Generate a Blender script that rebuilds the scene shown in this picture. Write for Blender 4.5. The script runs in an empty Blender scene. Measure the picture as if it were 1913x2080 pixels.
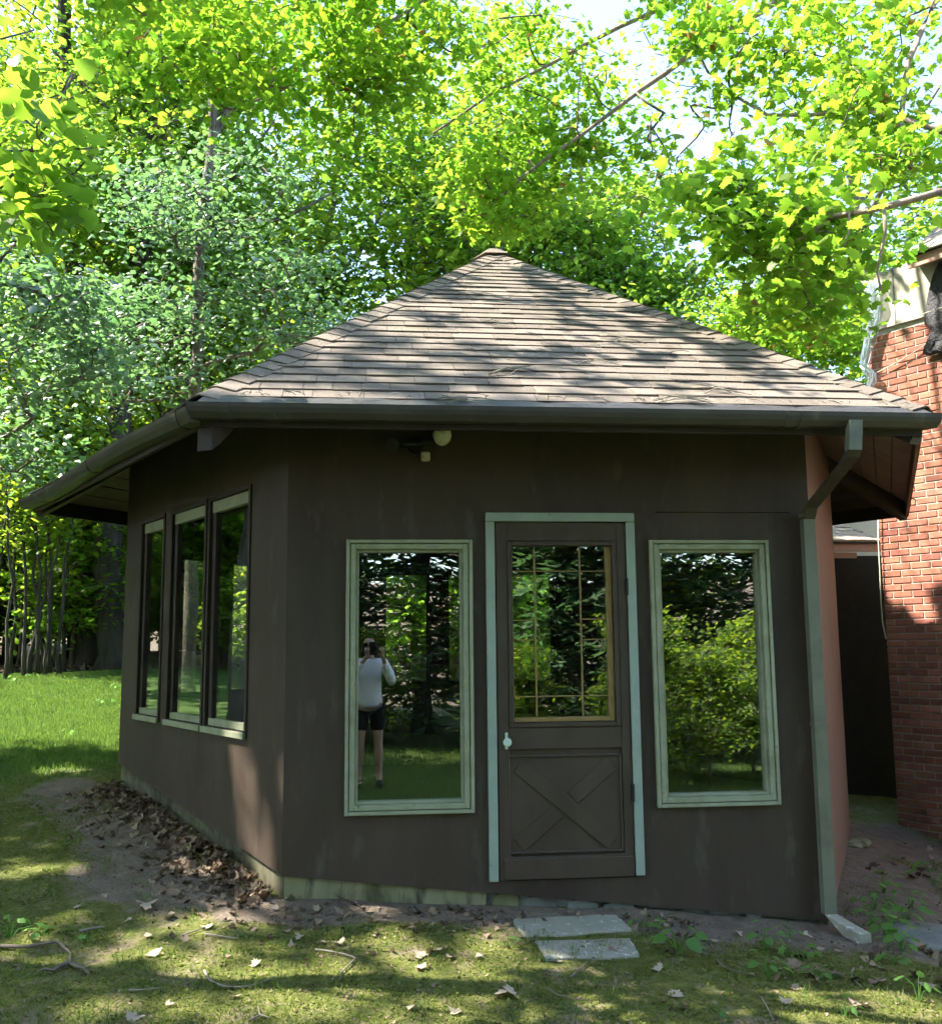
import bpy, bmesh, math, random
import numpy as np
from mathutils import Vector, Matrix

SC = bpy.context.scene
COL = SC.collection
PI = math.pi
rad = math.radians

# ------------------------------------------------------------------ camera
CAM_LOC = np.array([0.492, -5.522, 1.287])
YAW, PITCH, ROLL, FPX = 0.0983, 0.1336, -0.00915, 1984.2      # FPX: focal length in pixels of a 1913 px wide frame
_fw = np.array([math.sin(YAW)*math.cos(PITCH), math.cos(YAW)*math.cos(PITCH), math.sin(PITCH)])
_r0 = np.array([math.cos(YAW), -math.sin(YAW), 0.0])
_u0 = np.cross(_r0, _fw)
_rt = _r0*math.cos(ROLL) + _u0*math.sin(ROLL)
_up = -_r0*math.sin(ROLL) + _u0*math.cos(ROLL)
cam_d = bpy.data.cameras.new("camera")
cam = bpy.data.objects.new("camera", cam_d)
COL.objects.link(cam)
cam.matrix_world = Matrix(((_rt[0], _up[0], -_fw[0], CAM_LOC[0]), (_rt[1], _up[1], -_fw[1], CAM_LOC[1]),
                           (_rt[2], _up[2], -_fw[2], CAM_LOC[2]), (0, 0, 0, 1)))
cam_d.sensor_fit = 'HORIZONTAL'
cam_d.sensor_width = 36.0
cam_d.lens = 36.0*FPX/1913.0
cam_d.clip_start = 0.05
cam_d.clip_end = 800.0
SC.camera = cam

# ------------------------------------------------------------------ sky, sun, exposure
SUN_AZ = (-0.992, 0.12)          # horizontal direction towards the sun
SUN_EL = rad(52)
_h = math.hypot(*SUN_AZ)
SUN = np.array([SUN_AZ[0]/_h*math.cos(SUN_EL), SUN_AZ[1]/_h*math.cos(SUN_EL), math.sin(SUN_EL)])
world = bpy.data.worlds.new("World")
SC.world = world
world.use_nodes = True
wn = world.node_tree
wn.nodes.clear()
sky = wn.nodes.new('ShaderNodeTexSky')
sky.sky_type = 'NISHITA'
sky.sun_disc = False
sky.sun_elevation = SUN_EL
sky.sun_rotation = math.atan2(SUN[0], SUN[1]) % (2*PI)
sky.air_density = 1.0
sky.dust_density = 0.8
sky.ozone_density = 1.0
bg = wn.nodes.new('ShaderNodeBackground')
bg.inputs['Strength'].default_value = 0.15
wo = wn.nodes.new('ShaderNodeOutputWorld')
wn.links.new(sky.outputs[0], bg.inputs['Color'])
wn.links.new(bg.outputs[0], wo.inputs['Surface'])
sun_d = bpy.data.lights.new("sun", 'SUN')
sun_d.energy = 4.6
sun_d.angle = rad(0.53)
sun_d.color = (1.0, 0.93, 0.82)
sun = bpy.data.objects.new("sun", sun_d)
COL.objects.link(sun)
sun.rotation_euler = Vector(SUN).to_track_quat('Z', 'Y').to_euler()
SC.view_settings.view_transform = 'Standard'
SC.view_settings.look = 'None'
SC.view_settings.exposure = 2.42
SC.view_settings.gamma = 1.0
SC.view_settings.use_curve_mapping = False
SC.cycles.use_denoising = True
SC.cycles.use_adaptive_sampling = True
SC.cycles.adaptive_threshold = 0.028
SC.cycles.adaptive_min_samples = 12
SC.cycles.max_bounces = 7
SC.cycles.diffuse_bounces = 3
SC.cycles.glossy_bounces = 4
SC.cycles.transmission_bounces = 5
SC.cycles.transparent_max_bounces = 10
SC.cycles.caustics_reflective = False
SC.cycles.caustics_refractive = False
SC.cycles.sample_clamp_indirect = 6.0

# ------------------------------------------------------------------ helpers
def ray(px, py):
    return _fw + _rt*(px-956.5)/FPX + _up*(1040.0-py)/FPX
def at(px, py, dist):
    """the point seen at a pixel of the photograph, at a horizontal distance in metres"""
    d = ray(px, py)
    return CAM_LOC + d*dist/math.hypot(d[0], d[1])
def on_plane(px, py, P, n):
    d = ray(px, py); n = np.array(n, float)
    return CAM_LOC + d*(((np.array(P, float)-CAM_LOC) @ n)/(d @ n))

def tag(o, label=None, cat=None, group=None, kind=None):
    if label: o['label'] = label
    if cat: o['category'] = cat
    if group: o['group'] = group
    if kind: o['kind'] = kind
    return o
def empty(name, loc=(0, 0, 0), rz=0.0, label=None, cat=None, group=None):
    o = bpy.data.objects.new(name, None)
    COL.objects.link(o)
    o.location = Vector(loc)
    o.rotation_euler = (0, 0, rz)
    o.empty_display_size = 0.1
    return tag(o, label, cat, group)
def link(name, me, mat=None, parent=None, world_space=True):
    """link a mesh given in world coordinates; under a parent it keeps its place"""
    o = bpy.data.objects.new(name, me)
    COL.objects.link(o)
    if mat and not me.materials: me.materials.append(mat)
    if parent is not None:
        o.parent = parent
        if world_space: o.matrix_parent_inverse = pinv(parent)
    return o
_pi_cache = {}
def pinv(p):
    k = p.name
    if k not in _pi_cache:
        m = Matrix.LocRotScale(p.location, p.rotation_euler, p.scale)
        if p.parent: m = pmat(p.parent) @ p.matrix_parent_inverse @ m
        _pi_cache[k] = m.inverted()
    return _pi_cache[k]
def pmat(p):
    m = Matrix.LocRotScale(p.location, p.rotation_euler, p.scale)
    return pmat(p.parent) @ p.matrix_parent_inverse @ m if p.parent else m
def fast_mesh(name, V, F, smooth=False):
    V = np.asarray(V, dtype=np.float32); F = np.asarray(F, dtype=np.int32)
    me = bpy.data.meshes.new(name)
    n, k = F.shape
    me.vertices.add(len(V)); me.vertices.foreach_set('co', V.ravel())
    me.loops.add(n*k); me.loops.foreach_set('vertex_index', F.ravel())
    me.polygons.add(n)
    me.polygons.foreach_set('loop_start', np.arange(0, n*k, k, dtype=np.int32))
    if smooth: me.polygons.foreach_set('use_smooth', np.ones(n, dtype=bool))
    me.update(calc_edges=True)
    return me

class Frame:
    """u along, v up, w outwards"""
    def __init__(s, O, ex, ez=(0, 0, 1), ey=None):
        s.O = np.array(O, float); s.ex = np.array(ex, float); s.ex /= np.linalg.norm(s.ex)
        s.ez = np.array(ez, float); s.ez /= np.linalg.norm(s.ez)
        s.ey = np.cross(s.ex, s.ez) if ey is None else np.array(ey, float)
    def P(s, u, v, w=0.0):
        return tuple(s.O + s.ex*u + s.ez*v + s.ey*w)
WORLD = Frame((0, 0, 0), (1, 0, 0))          # u = x, v = z, w = -y

class MB:
    def __init__(s): s.v = []; s.f = []
    def hull8(s, pts):
        """pts: 4 bottom (ccw seen from the -second side) then the 4 matching top points"""
        b = len(s.v); s.v += [tuple(p) for p in pts]
        for f in ((3, 2, 1, 0), (4, 5, 6, 7), (0, 1, 5, 4), (1, 2, 6, 5), (2, 3, 7, 6), (3, 0, 4, 7)):
            s.f.append(tuple(b+i for i in f))
        return s
    def box(s, fr, u0, u1, v0, v1, w0, w1, v0b=None, v1b=None):
        """box in a frame; v0b / v1b: bottom / top height at u1 when it differs from that at u0"""
        v0b = v0 if v0b is None else v0b; v1b = v1 if v1b is None else v1b
        return s.hull8([fr.P(u0, v0, w1), fr.P(u1, v0b, w1), fr.P(u1, v0b, w0), fr.P(u0, v0, w0),
                        fr.P(u0, v1, w1), fr.P(u1, v1b, w1), fr.P(u1, v1b, w0), fr.P(u0, v1, w0)])
    def poly(s, fr, pts, w0, w1):
        """extruded polygon: pts (u, v) counter-clockwise seen from outside"""
        b = len(s.v); n = len(pts)
        s.v += [fr.P(u, v, w1) for u, v in pts] + [fr.P(u, v, w0) for u, v in pts]
        s.f.append(tuple(range(b, b+n))); s.f.append(tuple(reversed(range(b+n, b+2*n))))
        for i in range(n):
            j = (i+1) % n
            s.f.append((b+j, b+i, b+n+i, b+n+j))
        return s
    def tube(s, pts, r, n=6, cap=True):
        pts = [np.array(p, float) for p in pts]
        rs = [r]*len(pts) if not hasattr(r, '__len__') else r
        b = len(s.v); ref = np.array([0.31, 0.17, 0.93])
        for i, p in enumerate(pts):
            t = pts[min(i+1, len(pts)-1)]-pts[max(i-1, 0)]
            t = t/np.linalg.norm(t) if np.linalg.norm(t) > 1e-7 else np.array([0.02, 0.01, 1.0])
            if abs(t @ ref) > 0.95: ref = np.array([1.0, 0.1, 0.0])
            a = np.cross(t, ref); a /= np.linalg.norm(a)+1e-12; c = np.cross(t, a)
            for k in range(n):
                q = 2*PI*k/n
                s.v.append(tuple(p + rs[i]*(a*math.cos(q)+c*math.sin(q))))
        for i in range(len(pts)-1):
            for k in range(n):
                k2 = (k+1) % n
                s.f.append((b+i*n+k, b+i*n+k2, b+(i+1)*n+k2, b+(i+1)*n+k))
        if cap:
            s.f.append(tuple(b+k for k in reversed(range(n))))
            e = b+(len(pts)-1)*n
            s.f.append(tuple(e+k for k in range(n)))
        return s
    def build(s, name, mat, parent=None, bevel=0.0, smooth=False, label=None):
        me = bpy.data.meshes.new(name)
        me.from_pydata([tuple(map(float, p)) for p in s.v], [], s.f)
        if bevel > 0:
            bm = bmesh.new(); bm.from_mesh(me)
            bmesh.ops.recalc_face_normals(bm, faces=bm.faces)
            bmesh.ops.bevel(bm, geom=bm.edges[:], offset=bevel, segments=1, profile=0.5, affect='EDGES', clamp_overlap=True)
            bm.to_mesh(me); bm.free()
        else:
            bm = bmesh.new(); bm.from_mesh(me)
            bmesh.ops.recalc_face_normals(bm, faces=bm.faces)
            bm.to_mesh(me); bm.free()
        if smooth:
            me.polygons.foreach_set('use_smooth', np.ones(len(me.polygons), dtype=bool))
        me.update()
        o = link(name, me, mat, parent)
        if label: o['label'] = label
        return o

# ------------------------------------------------------------------ materials
def new_mat(name):
    m = bpy.data.materials.new(name); m.use_nodes = True
    nt = m.node_tree; nt.nodes.clear()
    out = nt.nodes.new('ShaderNodeOutputMaterial')
    return m, nt, out
def nd(nt, t, **kw):
    n = nt.nodes.new(t)
    for k, v in kw.items():
        if k in n.inputs: n.inputs[k].default_value = v
        else: setattr(n, k, v)
    return n
def rgba(c): return (c[0], c[1], c[2], 1.0)
def mixc(nt, fac, a, b, blend='MIX'):
    n = nt.nodes.new('ShaderNodeMix'); n.data_type = 'RGBA'; n.blend_type = blend
    for i, x in ((0, fac), (6, a), (7, b)):
        if isinstance(x, bpy.types.NodeSocket): nt.links.new(x, n.inputs[i])
        elif i == 0: n.inputs[0].default_value = x
        else: n.inputs[i].default_value = rgba(x)
    return n.outputs[2]
def math_n(nt, op, a, b=None, clamp=False):
    n = nt.nodes.new('ShaderNodeMath'); n.operation = op; n.use_clamp = clamp
    for i, x in ((0, a), (1, b)):
        if x is None: continue
        if isinstance(x, bpy.types.NodeSocket): nt.links.new(x, n.inputs[i])
        else: n.inputs[i].default_value = x
    return n.outputs[0]
def ramp(nt, fac, p0, p1):
    n = nt.nodes.new('ShaderNodeMapRange'); n.clamp = True
    nt.links.new(fac, n.inputs[0]); n.inputs[1].default_value = p0; n.inputs[2].default_value = p1
    return n.outputs[0]
def coords(nt, scale=(1, 1, 1), kind='Object', rot=(0, 0, 0)):
    tc = nt.nodes.new('ShaderNodeTexCoord'); mp = nt.nodes.new('ShaderNodeMapping')
    mp.inputs['Scale'].default_value = scale; mp.inputs['Rotation'].default_value = rot
    nt.links.new(tc.outputs[kind], mp.inputs['Vector'])
    return mp.outputs[0]
def noise(nt, vec, scale, detail=4.0, rough=0.55, dist=0.0):
    n = nt.nodes.new('ShaderNodeTexNoise')
    n.inputs['Scale'].default_value = scale; n.inputs['Detail'].default_value = detail
    n.inputs['Roughness'].default_value = rough; n.inputs['Distortion'].default_value = dist
    if vec is not None: nt.links.new(vec, n.inputs['Vector'])
    return n.outputs[0]
def bump(nt, h, strength, dist=0.01):
    b = nt.nodes.new('ShaderNodeBump'); b.inputs['Strength'].default_value = strength; b.inputs['Distance'].default_value = dist
    nt.links.new(h, b.inputs['Height'])
    return b.outputs[0]
def surface(name, c1, c2, scale=6.0, rough=0.7, stretch=(1, 1, 1), bump_s=0.15, bump_d=0.004, c3=None, c3_scale=1.2, c3_lo=0.52, c3_hi=0.7,
            spec=0.3, fine=60.0, vary=0.0, c4=None, c4_scale=25.0, c4_lo=0.6, c4_hi=0.68):
    """a weathered two to four colour procedural surface"""
    m, nt, out = new_mat(name)
    g = nt.nodes.new('ShaderNodeNewGeometry')
    mp = nt.nodes.new('ShaderNodeMapping'); mp.inputs['Scale'].default_value = stretch
    nt.links.new(g.outputs['Position'], mp.inputs['Vector'])
    vec = mp.outputs[0]
    n1 = noise(nt, vec, scale, 6, 0.6)
    col = mixc(nt, ramp(nt, n1, 0.3, 0.7), c1, c2)
    if c3 is not None:
        n2 = noise(nt, vec, c3_scale, 5, 0.6, 0.4)
        col = mixc(nt, ramp(nt, n2, c3_lo, c3_hi), col, c3)
    if c4 is not None:
        n4 = noise(nt, vec, c4_scale, 3, 0.6)
        col = mixc(nt, ramp(nt, n4, c4_lo, c4_hi), col, c4)
    if vary > 0:
        oi = nt.nodes.new('ShaderNodeObjectInfo')
        hsv = nt.nodes.new('ShaderNodeHueSaturation')
        nt.links.new(col, hsv.inputs['Color'])
        v = math_n(nt, 'MULTIPLY_ADD', oi.outputs['Random'], 2*vary); v.node.inputs[2].default_value = 1.0-vary
        nt.links.new(v, hsv.inputs['Value'])
        h = math_n(nt, 'MULTIPLY_ADD', math_n(nt, 'FRACT', math_n(nt, 'MULTIPLY', oi.outputs['Random'], 7.31)), 0.012*vary/0.3); h.node.inputs[2].default_value = 0.5-0.006*vary/0.3
        nt.links.new(h, hsv.inputs['Hue'])
        col = hsv.outputs[0]
    bs = nd(nt, 'ShaderNodeBsdfPrincipled', Roughness=rough)
    bs.inputs['Specular IOR Level'].default_value = spec
    nt.links.new(col, bs.inputs['Base Color'])
    nf = noise(nt, vec, fine, 4, 0.7)
    hsum = math_n(nt, 'ADD', nf, n1)
    nt.links.new(bump(nt, hsum, bump_s, bump_d), bs.inputs['Normal'])
    nt.links.new(bs.outputs[0], out.inputs['Surface'])
    return m
def leaf_mat(name, c1, c2, t1, t2, trans=0.45, rough=0.4, spec=0.4, c3=None, c3_amount=0.05):
    """thin leaf: reflected colour c1..c2, transmitted colour t1..t2, varying from leaf to leaf"""
    m, nt, out = new_mat(name)
    g = nt.nodes.new('ShaderNodeNewGeometry')
    rnd = g.outputs['Random Per Island']
    big = noise(nt, g.outputs['Position'], 0.55, 2, 0.5)
    f = math_n(nt, 'ADD', math_n(nt, 'MULTIPLY', rnd, 0.65), math_n(nt, 'MULTIPLY', ramp(nt, big, 0.35, 0.65), 0.35))
    col = mixc(nt, f, c1, c2); tcol = mixc(nt, f, t1, t2)
    if c3 is not None:
        r2 = math_n(nt, 'FRACT', math_n(nt, 'MULTIPLY', rnd, 17.7))
        sel = math_n(nt, 'LESS_THAN', r2, c3_amount)
        col = mixc(nt, sel, col, c3); tcol = mixc(nt, sel, tcol, c3)
    df = nt.nodes.new('ShaderNodeBsdfDiffuse'); nt.links.new(col, df.inputs['Color'])
    gl = nd(nt, 'ShaderNodeBsdfGlossy', Roughness=rough)
    lw = nt.nodes.new('ShaderNodeLayerWeight'); lw.inputs['Blend'].default_value = 0.25
    bs = nt.nodes.new('ShaderNodeMixShader')
    k = math_n(nt, 'MULTIPLY_ADD', lw.outputs['Facing'], 0.22*spec); k.node.inputs[2].default_value = 0.05*spec
    nt.links.new(k, bs.inputs[0]); nt.links.new(df.outputs[0], bs.inputs[1]); nt.links.new(gl.outputs[0], bs.inputs[2])
    tr = nt.nodes.new('ShaderNodeBsdfTranslucent'); nt.links.new(tcol, tr.inputs['Color'])
    mx = nt.nodes.new('ShaderNodeMixShader'); mx.inputs[0].default_value = trans
    nt.links.new(bs.outputs[0], mx.inputs[1]); nt.links.new(tr.outputs[0], mx.inputs[2])
    nt.links.new(mx.outputs[0], out.inputs['Surface'])
    return m
def glass_mat(name, f0=0.06, tint=(0.93, 0.97, 0.95), wave=0.0):
    """window glass: each face reflects by Schlick's law and lets the rest straight through"""
    m, nt, out = new_mat(name)
    g = nt.nodes.new('ShaderNodeNewGeometry')
    dt = nt.nodes.new('ShaderNodeVectorMath'); dt.operation = 'DOT_PRODUCT'
    nt.links.new(g.outputs['Incoming'], dt.inputs[0]); nt.links.new(g.outputs['Normal'], dt.inputs[1])
    c = math_n(nt, 'ABSOLUTE', dt.outputs['Value'])
    k = math_n(nt, 'POWER', math_n(nt, 'SUBTRACT', 1.0, c), 5.0)
    F = math_n(nt, 'MULTIPLY_ADD', k, 1.0-f0); F.node.inputs[2].default_value = f0
    gl = nd(nt, 'ShaderNodeBsdfGlossy', Roughness=0.0); gl.inputs['Color'].default_value = (1, 1, 1, 1)
    if wave > 0:
        nt.links.new(bump(nt, noise(nt, g.outputs['Position'], 3.0, 2, 0.5), wave, 0.01), gl.inputs['Normal'])
    tp = nt.nodes.new('ShaderNodeBsdfTransparent'); tp.inputs['Color'].default_value = rgba(tint)
    mx = nt.nodes.new('ShaderNodeMixShader')
    nt.links.new(F, mx.inputs[0]); nt.links.new(tp.outputs[0], mx.inputs[1]); nt.links.new(gl.outputs[0], mx.inputs[2])
    nt.links.new(mx.outputs[0], out.inputs['Surface'])
    return m
def metal_mat(name, col, rough=0.4):
    m, nt, out = new_mat(name)
    bs = nd(nt, 'ShaderNodeBsdfPrincipled', Roughness=rough, Metallic=0.9)
    g = nt.nodes.new('ShaderNodeNewGeometry')
    n1 = noise(nt, g.outputs['Position'], 40, 4, 0.6)
    nt.links.new(mixc(nt, n1, col, tuple(c*0.6 for c in col)), bs.inputs['Base Color'])
    nt.links.new(bs.outputs[0], out.inputs['Surface'])
    return m

M = {}
M['wall'] = surface('brown_plywood_paint', (0.049, 0.034, 0.0245), (0.067, 0.048, 0.036), 3.0, 0.6, (1, 1, 0.35), 0.4, 0.004,
                    c3=(0.030, 0.019, 0.014), c3_scale=1.1, c3_lo=0.46, c3_hi=0.72, fine=45, c4=(0.088, 0.074, 0.058), c4_scale=8, c4_lo=0.58, c4_hi=0.78)
M['wall_grain'] = surface('brown_grained_siding', (0.12, 0.066, 0.05), (0.24, 0.145, 0.115), 14.0, 0.65, (5, 5, 0.12), 0.6, 0.004, fine=40, c3=(0.11, 0.065, 0.05), c3_scale=6, c3_lo=0.58, c3_hi=0.72)
M['door'] = surface('brown_door_paint', (0.054, 0.038, 0.028), (0.078, 0.057, 0.043), 5.0, 0.5, (1, 1, 0.5), 0.2, 0.002, fine=70,
                    c3=(0.1, 0.082, 0.066), c3_scale=4, c3_lo=0.62, c3_hi=0.85)
M['dark_wood'] = surface('dark_stained_wood', (0.03, 0.022, 0.02), (0.05, 0.036, 0.03), 7.0, 0.65, (1, 1, 1), 0.3, 0.003)
M['soffit_lit'] = surface('lit_soffit_board', (0.30, 0.225, 0.21), (0.40, 0.31, 0.295), 5.0)  # paler copy of the soffit boards, bounced light put into the colour
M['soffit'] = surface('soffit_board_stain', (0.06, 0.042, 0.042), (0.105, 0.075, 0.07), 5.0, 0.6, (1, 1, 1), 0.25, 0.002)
M['groove'] = surface('pale_bare_groove', (0.4, 0.3, 0.26), (0.5, 0.4, 0.36), 8, 0.8)
M['frame'] = surface('olive_cream_window_paint', (0.235, 0.25, 0.165), (0.31, 0.325, 0.22), 8.0, 0.5, (1, 1, 1), 0.2, 0.002,
                     c3=(0.18, 0.175, 0.105), c3_scale=3, c3_lo=0.54, c3_hi=0.75, c4=(0.14, 0.13, 0.09), c4_scale=28, c4_lo=0.64, c4_hi=0.74)
M['trim'] = surface('aqua_trim_paint', (0.255, 0.305, 0.26), (0.32, 0.375, 0.32), 6.0, 0.5, (1, 1, 1), 0.15, 0.002, c3=(0.25, 0.33, 0.27), c3_scale=3, c3_lo=0.52, c3_hi=0.75, c4=(0.16, 0.2, 0.16), c4_scale=30, c4_lo=0.66, c4_hi=0.76)
M['gutter'] = surface('brown_gutter_enamel', (0.042, 0.034, 0.027), (0.062, 0.052, 0.041), 5.0, 0.5, (1, 1, 1), 0.15, 0.002,
                      c3=(0.13, 0.115, 0.09), c3_scale=7, c3_lo=0.6, c3_hi=0.8, spec=0.4)
M['downspout'] = surface('green_grey_downspout_enamel', (0.12, 0.125, 0.092), (0.16, 0.165, 0.12), 5.0, 0.5, (1, 1, 1), 0.12, 0.002, c3=(0.1, 0.1, 0.075), c3_scale=4, spec=0.4)
M['mesh'] = surface('gutter_guard_mesh', (0.012, 0.012, 0.013), (0.10, 0.095, 0.095), 160.0, 0.5, (1, 1, 1), 0.4, 0.003)
M['plinth'] = surface('mossy_parged_concrete', (0.17, 0.165, 0.09), (0.26, 0.25, 0.145), 9.0, 0.9, (1, 1, 0.3), 0.5, 0.006,
                      c3=(0.05, 0.046, 0.03), c3_scale=11, c3_lo=0.5, c3_hi=0.68, c4=(0.09, 0.1, 0.04), c4_scale=3, c4_lo=0.5, c4_hi=0.7)
M['plinth_soil'] = surface('soil_stained_concrete', (0.07, 0.062, 0.04), (0.15, 0.14, 0.085), 9.0, 0.95, (1, 1, 0.5), 0.6, 0.008, c3=(0.045, 0.036, 0.026), c3_scale=5, c3_lo=0.45, c3_hi=0.62)
M['slate'] = surface('grey_flagstone', (0.235, 0.225, 0.175), (0.32, 0.305, 0.245), 7.0, 0.75, (1, 1, 1), 0.4, 0.004, c3=(0.25, 0.26, 0.2), c3_scale=4, c4=(0.5, 0.5, 0.46))
M['rubble'] = surface('dark_rubble_stone', (0.10, 0.11, 0.10), (0.2, 0.21, 0.19), 9.0, 0.8, (1, 1, 1), 0.5, 0.006)
M['gold'] = surface('gold_leaded_came', (0.30, 0.20, 0.08), (0.22, 0.14, 0.05), 20.0, 0.45, (1, 1, 1), 0.2, 0.002)
M['knob'] = surface('pale_green_lock_paint', (0.45, 0.55, 0.47), (0.5, 0.6, 0.52), 8, 0.35)
M['black'] = surface('black_iron', (0.012, 0.012, 0.012), (0.02, 0.018, 0.016), 8, 0.5)
M['floor'] = surface('old_board_floor', (0.07, 0.05, 0.035), (0.11, 0.08, 0.055), 5, 0.6, (6, 1, 1))
M['lampglass'] = surface('dusty_lamp_glass', (0.5, 0.48, 0.38), (0.66, 0.63, 0.5), 25, 0.3, (1, 1, 1), 0.1, 0.002, c3=(0.3, 0.27, 0.2), c3_scale=30)
M['brick'] = surface('red_brick', (0.30, 0.105, 0.066), (0.38, 0.15, 0.10), 14.0, 0.85, (1, 1, 1), 0.5, 0.004, c3=(0.17, 0.06, 0.045), c3_scale=4, vary=0.3, fine=120, c4=(0.36, 0.22, 0.17), c4_scale=30, c4_lo=0.62, c4_hi=0.75)
M['mortar'] = surface('pale_mortar', (0.42, 0.38, 0.33), (0.5, 0.46, 0.4), 20, 0.95, (1, 1, 1), 0.5, 0.004)
M['cream'] = surface('stained_cream_render', (0.40, 0.37, 0.30), (0.5, 0.47, 0.39), 6, 0.85, (1, 1, 0.5), 0.3, 0.004, c3=(0.13, 0.13, 0.115), c3_scale=2.6, c3_lo=0.44, c3_hi=0.68)
M['white'] = surface('white_siding_paint', (0.72, 0.72, 0.7), (0.8, 0.8, 0.78), 5, 0.6, (1, 1, 1), 0.1, 0.002)
M['pinkwood'] = surface('faded_red_fascia', (0.36, 0.2, 0.15), (0.44, 0.27, 0.21), 7, 0.7, (1, 1, 1), 0.3, 0.003)
M['tarp'] = surface('black_tarp', (0.016, 0.016, 0.018), (0.035, 0.035, 0.04), 9, 0.42, (1, 1, 1), 0.6, 0.02, c3=(0.1, 0.1, 0.1), c3_scale=8, c3_lo=0.62, c3_hi=0.75)
M['rope'] = surface('pale_cord', (0.55, 0.52, 0.42), (0.62, 0.6, 0.5), 30, 0.8)
M['bark'] = surface('grey_brown_bark', (0.11, 0.09, 0.075), (0.2, 0.17, 0.145), 9.0, 0.9, (1, 1, 0.16), 1.0, 0.03, c3=(0.045, 0.035, 0.03), c3_scale=5, fine=22)
M['bark_dark'] = surface('dark_ridged_bark', (0.035, 0.028, 0.023), (0.10, 0.085, 0.07), 8.0, 0.9, (1, 1, 0.14), 1.0, 0.04, c3=(0.02, 0.017, 0.014), c3_scale=4, fine=20)
M['bark_pale'] = surface('pale_pinkish_bark', (0.26, 0.19, 0.16), (0.36, 0.28, 0.24), 9.0, 0.85, (1, 1, 0.4), 0.7, 0.01, c3=(0.16, 0.11, 0.1), c3_scale=8)
M['twig'] = surface('twig_bark', (0.11, 0.085, 0.065), (0.2, 0.16, 0.125), 14.0, 0.9, (1, 1, 1), 0.5, 0.004)
M['dead_twig'] = surface('bleached_twig', (0.17, 0.15, 0.115), (0.27, 0.24, 0.19), 14.0, 0.9, (1, 1, 1), 0.5, 0.004)
M['shingle'] = surface('weathered_asphalt_shingle', (0.135, 0.115, 0.095), (0.24, 0.20, 0.165), 170.0, 0.95, (1, 1, 1), 0.8, 0.004, c3=(0.15, 0.13, 0.1), c3_scale=2.2, vary=0.2, fine=260, spec=0.1)
M['shingle_old'] = surface('bleached_old_shingle', (0.3, 0.24, 0.19), (0.42, 0.36, 0.3), 30.0, 0.95, (1, 1, 1), 0.8, 0.006, c3=(0.16, 0.13, 0.1), c3_scale=6)
# leaves: reflected, then transmitted colours
M['leaf_maple'] = leaf_mat('sunlit_maple_leaf', (0.08, 0.14, 0.018), (0.13, 0.18, 0.022), (0.17, 0.46, 0.035), (0.43, 0.64, 0.04), 0.55, 0.45, 0.35, (0.30, 0.2, 0.05), 0.015)
M['leaf_mid'] = leaf_mat('green_woodland_leaf', (0.055, 0.125, 0.03), (0.095, 0.16, 0.035), (0.2, 0.46, 0.05), (0.44, 0.64, 0.05), 0.5, 0.4, 0.5)
M['leaf_blue'] = leaf_mat('sky_tinted_glossy_leaf', (0.085, 0.155, 0.105), (0.14, 0.205, 0.155), (0.15, 0.36, 0.11), (0.28, 0.48, 0.13), 0.36, 0.42, 1.5)  # bluish tint puts the sky's sheen into the leaf colour
M['leaf_round'] = leaf_mat('round_linden_leaf', (0.07, 0.17, 0.035), (0.10, 0.2, 0.04), (0.2, 0.48, 0.05), (0.4, 0.62, 0.04), 0.5, 0.38, 0.6)
M['leaf_far'] = leaf_mat('far_woodland_leaf', (0.065, 0.12, 0.028), (0.11, 0.16, 0.032), (0.26, 0.5, 0.045), (0.6, 0.7, 0.045), 0.54, 0.5, 0.35)
M['needle'] = leaf_mat('dark_conifer_needle', (0.06, 0.115, 0.06), (0.095, 0.155, 0.08), (0.11, 0.26, 0.08), (0.18, 0.34, 0.09), 0.36, 0.5, 0.4)
M['leaf_dead'] = leaf_mat('dry_tan_leaf', (0.15, 0.10, 0.065), (0.33, 0.25, 0.175), (0.15, 0.09, 0.045), (0.25, 0.17, 0.1), 0.12, 0.8, 0.15, (0.075, 0.05, 0.033), 0.38)
M['leaf_tan'] = leaf_mat('pale_dry_leaf', (0.28, 0.21, 0.145), (0.46, 0.38, 0.29), (0.2, 0.13, 0.07), (0.3, 0.22, 0.13), 0.12, 0.8, 0.15, (0.16, 0.1, 0.06), 0.25)
M['leaf_weed'] = leaf_mat('bright_weed_leaf', (0.07, 0.17, 0.04), (0.10, 0.21, 0.05), (0.2, 0.45, 0.08), (0.3, 0.55, 0.1), 0.45, 0.45, 0.4)
M['grass'] = leaf_mat('lawn_grass_blade', (0.07, 0.125, 0.04), (0.115, 0.165, 0.05), (0.16, 0.32, 0.05), (0.28, 0.42, 0.06), 0.36, 0.5, 0.3)
M['moss'] = leaf_mat('mossy_turf_blade', (0.10, 0.13, 0.026), (0.165, 0.185, 0.04), (0.13, 0.22, 0.03), (0.24, 0.31, 0.04), 0.3, 0.7, 0.15, (0.17, 0.14, 0.08), 0.12)
M['glass'] = glass_mat('window_glass', 0.2, (0.95, 0.98, 0.96), 0.010)
M['glass_back'] = glass_mat('thin_back_window_glass', 0.04, (0.99, 1.0, 0.99))
M['glass_old'] = glass_mat('old_door_glass', 0.18, (0.9, 0.95, 0.9), 0.05)

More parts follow.
